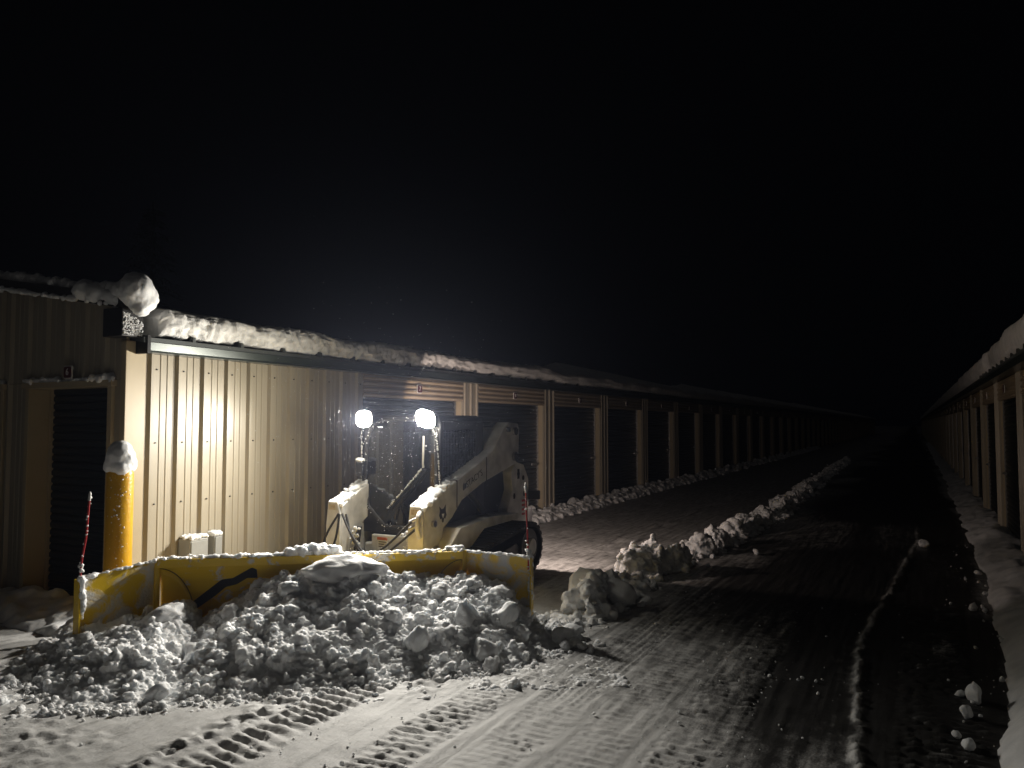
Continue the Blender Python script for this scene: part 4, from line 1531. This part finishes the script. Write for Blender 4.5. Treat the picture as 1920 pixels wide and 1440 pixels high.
HL, HR = 0.012, 2.33
bl = section(QO, PS, PT, HL, HR, "moldboard", "plowwear")
lip = MB().prism([P3(QO, HL, a, PS, PT, b) for a, b in ((.044, .690), (.062, .690), (.062, .752), (-.03, .757), (-.03, .752), (.044, .746))],
                 [P3(QO, HR, a, PS, PT, b) for a, b in ((.044, .690), (.062, .690), (.062, .752), (-.03, .757), (-.03, .752), (.044, .746))])
lip.build("top_lip", "plowlip", bl, bevel=.004)
ctb = MB().prism([P3(QO, HL, a, PS, PT, b) for a, b in ((.055, .135), (.085, .135), (.055, .215), (.03, .215))],
                 [P3(QO, HR, a, PS, PT, b) for a, b in ((.055, .135), (.085, .135), (.055, .215), (.03, .215))])
ctb.build("cutting_edge", "steel", bl)
for s_ in (.25, .62, .98, 1.36, 1.72, 2.08):
    MB().prism([P3(QO, s_, tcurve(z) - .018, PS, PT, z) for z in (.18, .3, .5, .72)] + [P3(QO, s_, -.12, PS, PT, .72), P3(QO, s_, -.16, PS, PT, .18)],
               [P3(QO, s_ + .012, tcurve(z) - .018, PS, PT, z) for z in (.18, .3, .5, .72)] + [P3(QO, s_ + .012, -.12, PS, PT, .72), P3(QO, s_ + .012, -.16, PS, PT, .18)]
               ).build("stiffener", "plow", bl)
MB().tube([P3(QO, .1, -.12, PS, PT, .34), P3(QO, 2.24, -.12, PS, PT, .34)], .045, 12).build("back_tube", "plow", bl, True)
# quarter-round gusset plates at both ends of the moldboard
for s0_, d_ in ((HL + .003, 1), (HR - .003, -1)):
    V_, F_ = [], []
    for i in range(9):
        for j in range(13):
            a = math.pi / 2 * j / 12
            r_ = .40 * i / 8
            z = .68 - .45 + .45 * math.sin(a) * i / 8 if False else max(.05, .24 + .44 * math.sin(a) * i / 8)
            V_.append(P3(QO, s0_ + d_ * r_ * .62 * math.cos(a), tcurve(z) + .006, PS, PT, z))
    for i in range(8):
        for j in range(12):
            F_.append((i * 13 + j, i * 13 + j + 1, (i + 1) * 13 + j + 1, (i + 1) * 13 + j))
    g_ = MB().add(V_, F_).build("gusset_plate", "plow", bl, True)
    so = g_.modifiers.new("thick", 'SOLIDIFY')
    so.thickness = .006
    so.offset = 0
    MB().tube([P3(QO, s0_ + d_ * .40 * .62 * math.cos(a), tcurve(.24 + .44 * math.sin(a)) + .006, PS, PT, .24 + .44 * math.sin(a)) for a in np.linspace(0, math.pi / 2, 16)], .0035, 5).build("plate_seam", "black", bl)
# black zigzag mark
up_ = [(.20, .372), (.46, .575), (.545, .585), (.69, .668), (.725, .648)]
lo_ = [(.285, .360), (.42, .455), (.49, .515), (.575, .535), (.652, .582), (.728, .580)]


def resample(pl, n):
    d = [0]
    for a, b in zip(pl, pl[1:]):
        d.append(d[-1] + math.hypot(b[0] - a[0], b[1] - a[1]))
    q = np.linspace(0, d[-1], n)
    return list(zip(np.interp(q, d, [p[0] for p in pl]), np.interp(q, d, [p[1] for p in pl])))


A_, B_ = resample(up_, 40), resample(lo_, 40)
V_, F_ = [], []
for (a, b) in zip(A_, B_):
    for w in (0, .33, .67, 1):
        z = a[1] * (1 - w) + b[1] * w
        V_.append(P3(QO, a[0] * (1 - w) + b[0] * w, tcurve(z) + .004, PS, PT, z))
for i in range(39):
    for j in range(3):
        F_.append((i * 4 + j, i * 4 + j + 1, (i + 1) * 4 + j + 1, (i + 1) * 4 + j))
zg = MB().add(V_, F_).build("zigzag_mark", "black", bl)
so = zg.modifiers.new("thick", 'SOLIDIFY')
so.thickness = .002
so.offset = 0
# wings
WLS, WRS = np.array([.144, .990]), np.array([.979, .203])
WLT, WRT = np.array([.990, -.144]), np.array([.203, -.979])
HRP = Q2(2.345, 0)
wl_ = section(QO, WLS, WLT, -.012, -.585, "left_wing", "plowsnow", .45, .745, .05)
wr2 = section(HRP, WRS, WRT, .012, .565, "right_wing", "plowsnow", .45, .745, .02)
wl_.name = "wing"
wr2.name = "wing"
for o_, T_ in ((QO, PT), (HRP, PT)):
    MB().tube([(o_[0] + T_[0] * .02, o_[1] + T_[1] * .02, .15), (o_[0] + T_[0] * .02, o_[1] + T_[1] * .02, .755)], .022, 12).build("hinge", "plow", bl, True)
for o_, S_2, T_2, sa, wng, za in ((QO, WLS, WLT, -.585, wl_, .69), (HRP, WRS, WRT, .565, wr2, .72)):
    sg = 1 if sa > 0 else -1
    MB().prism([P3(o_, sa, a, S_2, T_2, b) for a, b in ((-.03, .15), (.05, .15), (.05, .45), (.03, za), (-.03, za))],
               [P3(o_, sa + sg * .012, a, S_2, T_2, b) for a, b in ((-.03, .15), (.05, .15), (.05, .45), (.03, za), (-.03, za))]).build("end_plate", "plow", wng)
    MB().prism([P3(o_, sa * .03, a, S_2, T_2, b) for a, b in ((.03, .135), (.054, .135), (.04, .215), (.02, .215))],
               [P3(o_, sa, a, S_2, T_2, b) for a, b in ((.03, .135), (.054, .135), (.04, .215), (.02, .215))]).build("cutting_edge", "steel", wng)
# marker rods
lend, rend = P3(QO, -.57, .0, WLS, WLT, 0), P3(HRP, .55, .0, WRS, WRT, 0)
for k, pts in enumerate(([(lend[0], lend[1], .66), (lend[0] + .004, lend[1] + .002, .80), (lend[0] + .035, lend[1] + .01, .98), (lend[0] + .045, lend[1] + .015, 1.15), (lend[0] + .052, lend[1] + .02, 1.29)],
                         [(rend[0] - .0, rend[1] - .01, .62), (rend[0] - .012, rend[1] + .0, .85), (rend[0] - .030, rend[1] + .01, 1.1), (rend[0] - .04, rend[1] + .02, 1.30)])):
    sp = spline(pts, 8)
    r_ = MB().tube(sp, .0075, 8).build("marker_rod", "rod", PL, True)
    e = sp[-1]
    MB().tube([sp[-4], e, (e.x, e.y, e.z + .012)], [.0095, .0095, .004], 8).build("rod_tip", "white", r_, True)
    cs = [tuple(Vector(sp[int(len(sp) * g3.random() ** 1.6)]) + Vector(g3.normal(size=3) * .004)) for _ in range(40)]
    cs += [(sp[0].x + .007 * g3.normal(), sp[0].y + .007 * g3.normal(), .735 + .06 * g3.random()) for _ in range(14)]
    v, f = blobs_np(cs, list(.004 + .005 * g3.random(40)) + list(.008 + .009 * g3.random(14)), g3, .2, ICO1, .4)
    tagp(mesh_np("frost", v, f, "soft", r_, True), kind="stuff")
# mount and push frame to the loader
MB().box(-4.98, -4.04, 5.70, 5.74, .20, .56).build("mount_plate", "black", PL, bevel=.01)
c0 = Q2(1.17, -.14)
for xx in (-4.85, -4.15):
    tgt = Q2(1.17 + (.35 if xx > -4.5 else -.35), -.15)
    MB().tube([(xx, 5.70, .29), (tgt[0], tgt[1], .29)], .05, 8).build("push_beam", "black", PL)
    MB().tube([(xx, 5.70, .42), (tgt[0], tgt[1], .40)], .03, 10).build("angle_cylinder", "chrome", PL, True)
# snow along the top edge
cs, rs = [], []
for s_ in np.arange(.0, 2.34, .010):
    n_ = max(0, float(noise3(s_ * 2.1, 7.7)))
    cs.append(P3(QO, s_, .02 + .02 * g3.normal(), PS, PT, .756 + .003 * g3.random()))
    rs.append(.011 + .005 * g3.random() + .012 * n_)
    if .95 < s_ < 1.35:
        cs.append(P3(QO, s_, -.02 + .04 * g3.normal(), PS, PT, .770 + .022 * math.sin((s_ - .95) / .4 * math.pi)))
        rs.append(.036)
    if 2.2 < s_:
        cs.append(P3(QO, s_, .0, PS, PT, .765))
        rs.append(.026)
for s_ in np.arange(0, .58, .014):
    zt = .748 - .05 * s_ / .585
    cs.append(P3(QO, -s_, .015 + .008 * g3.normal(), WLS, WLT, zt))
    rs.append(.009 + .004 * g3.random() + .009 * (s_ > .45))
    cs.append(P3(HRP, s_, .012 + .008 * g3.normal(), WRS, WRT, .748 - .02 * s_ / .56))
    rs.append(.010 + .005 * g3.random())
for _ in range(70):                      # clotted snow on the outer ends of the wings
    z = .35 + .36 * g3.random()
    cs.append(P3(QO, -.55 - .03 * g3.random(), .03 + .015 * g3.normal(), WLS, WLT, z))
    rs.append(.010 + .014 * g3.random() * (z > .5))
    z = .12 + .6 * g3.random()
    cs.append(P3(HRP, .555 + .015 * g3.random(), .01 + .02 * g3.normal(), WRS, WRT, z))
    rs.append(.008 + .012 * g3.random())
v, f = blobs_np(cs, rs, g3, .14, ICO2, .35)
tagp(snow_mass("snow_crust", v, f, .008, "soft", PL, (.006, .004), (20, 50)), kind="stuff")

# both machines at their real size, standing on the lane
L.location, L.scale = (-4.871, 7.56, 0), (1.08, 1.08, 1.08)
PL.location, PL.scale = (float(Q2(1.17, -.1)[0]) * 1.08, float(Q2(1.17, -.1)[1]) * 1.08, 0), (1.08, 1.08, 1.08)

# ------------------------------------------------------------------ a conifer behind the row, barely lit
def conifer(loc, h, seed, label):
    g = np.random.default_rng(seed)
    t = empty("conifer_tree", loc, label, "tree")
    MB().tube([(loc[0], loc[1], -.1), (loc[0] + .05, loc[1], h * .5), (loc[0], loc[1], h)], [.2, .12, .02], 10).build("trunk", "bark", t, True)
    V, F = [], []
    for _ in range(150):
        z = h * (.12 + .86 * g.random() ** .8)
        ln = (h - z) * .26 + .25
        a = 2 * math.pi * g.random()
        n = int(10 + ln * 16)
        for k in range(n):
            u = (k + g.random()) / n
            c = np.array([loc[0] + math.cos(a) * ln * u, loc[1] + math.sin(a) * ln * u, z - .35 * ln * u * u + .03 * g.normal()])
            d = np.array([math.cos(a + g.normal() * .8), math.sin(a + g.normal() * .8), -.3 + .3 * g.normal()]) * (.12 + .12 * g.random())
            w = np.cross(d, g.normal(size=3))
            w = w / (np.linalg.norm(w) + 1e-6) * .025
            b = len(V) * 3
            V.append([c - w, c + w, c + d])
            F.append((b, b + 1, b + 2))
    mesh_np("crown", np.concatenate(V), np.array(F), "needle", t, False)
    return t


conifer((-22.5, 17.0, 0), 9.2, 3, "dark conifer barely visible above the left end of the storage roof")

# ------------------------------------------------------------------ falling snow near the lights
g4 = np.random.default_rng(77)
cs, rs = [], []
for _ in range(2000):
    if True:
        c = np.array([-4.86, 6.4, 1.75]) + g4.normal(size=3) * np.array([.75, .55, .55])
    else:
        c = np.array([-7 + 7 * g4.random(), 3.5 + 6 * g4.random(), .8 + 3 * g4.random()])
    if c[2] < .7 or (c[1] > 6.6 and -5.4 < c[0] < -4.3) or c[0] < -6.3:
        continue
    cs.append(c)
    rs.append(.0008 + .0017 * g4.random() ** 3)
v, f = blobs_np(cs, rs, g4, .25, ICO1, .7)
tagp(mesh_np("falling_snow", v, f, "soft", None, True), kind="stuff", label="snowflakes drifting in the beams of the work lights", category="snowflakes")

# ------------------------------------------------------------------ haze of fine snow in the air
if HAZE > 0:
    hm = bpy.data.materials.new("snowy_air")
    hm.use_nodes = True
    nt = hm.node_tree
    nt.nodes.remove(nt.nodes["Principled BSDF"])
    pv = nt.nodes.new("ShaderNodeVolumePrincipled")
    pv.inputs["Color"].default_value = (.62, .70, 1.0, 1)
    pv.inputs["Density"].default_value = HAZE
    pv.inputs["Anisotropy"].default_value = .8
    nt.links.new(pv.outputs[0], nt.nodes["Material Output"].inputs["Volume"])
    M["haze"] = hm
    hz = MB().box(-330, 330, -130, 720, -1.2, 9.8).build("haze", "haze")
    tagp(hz, kind="stuff", label="thin snowy air over the whole lane", category="haze")
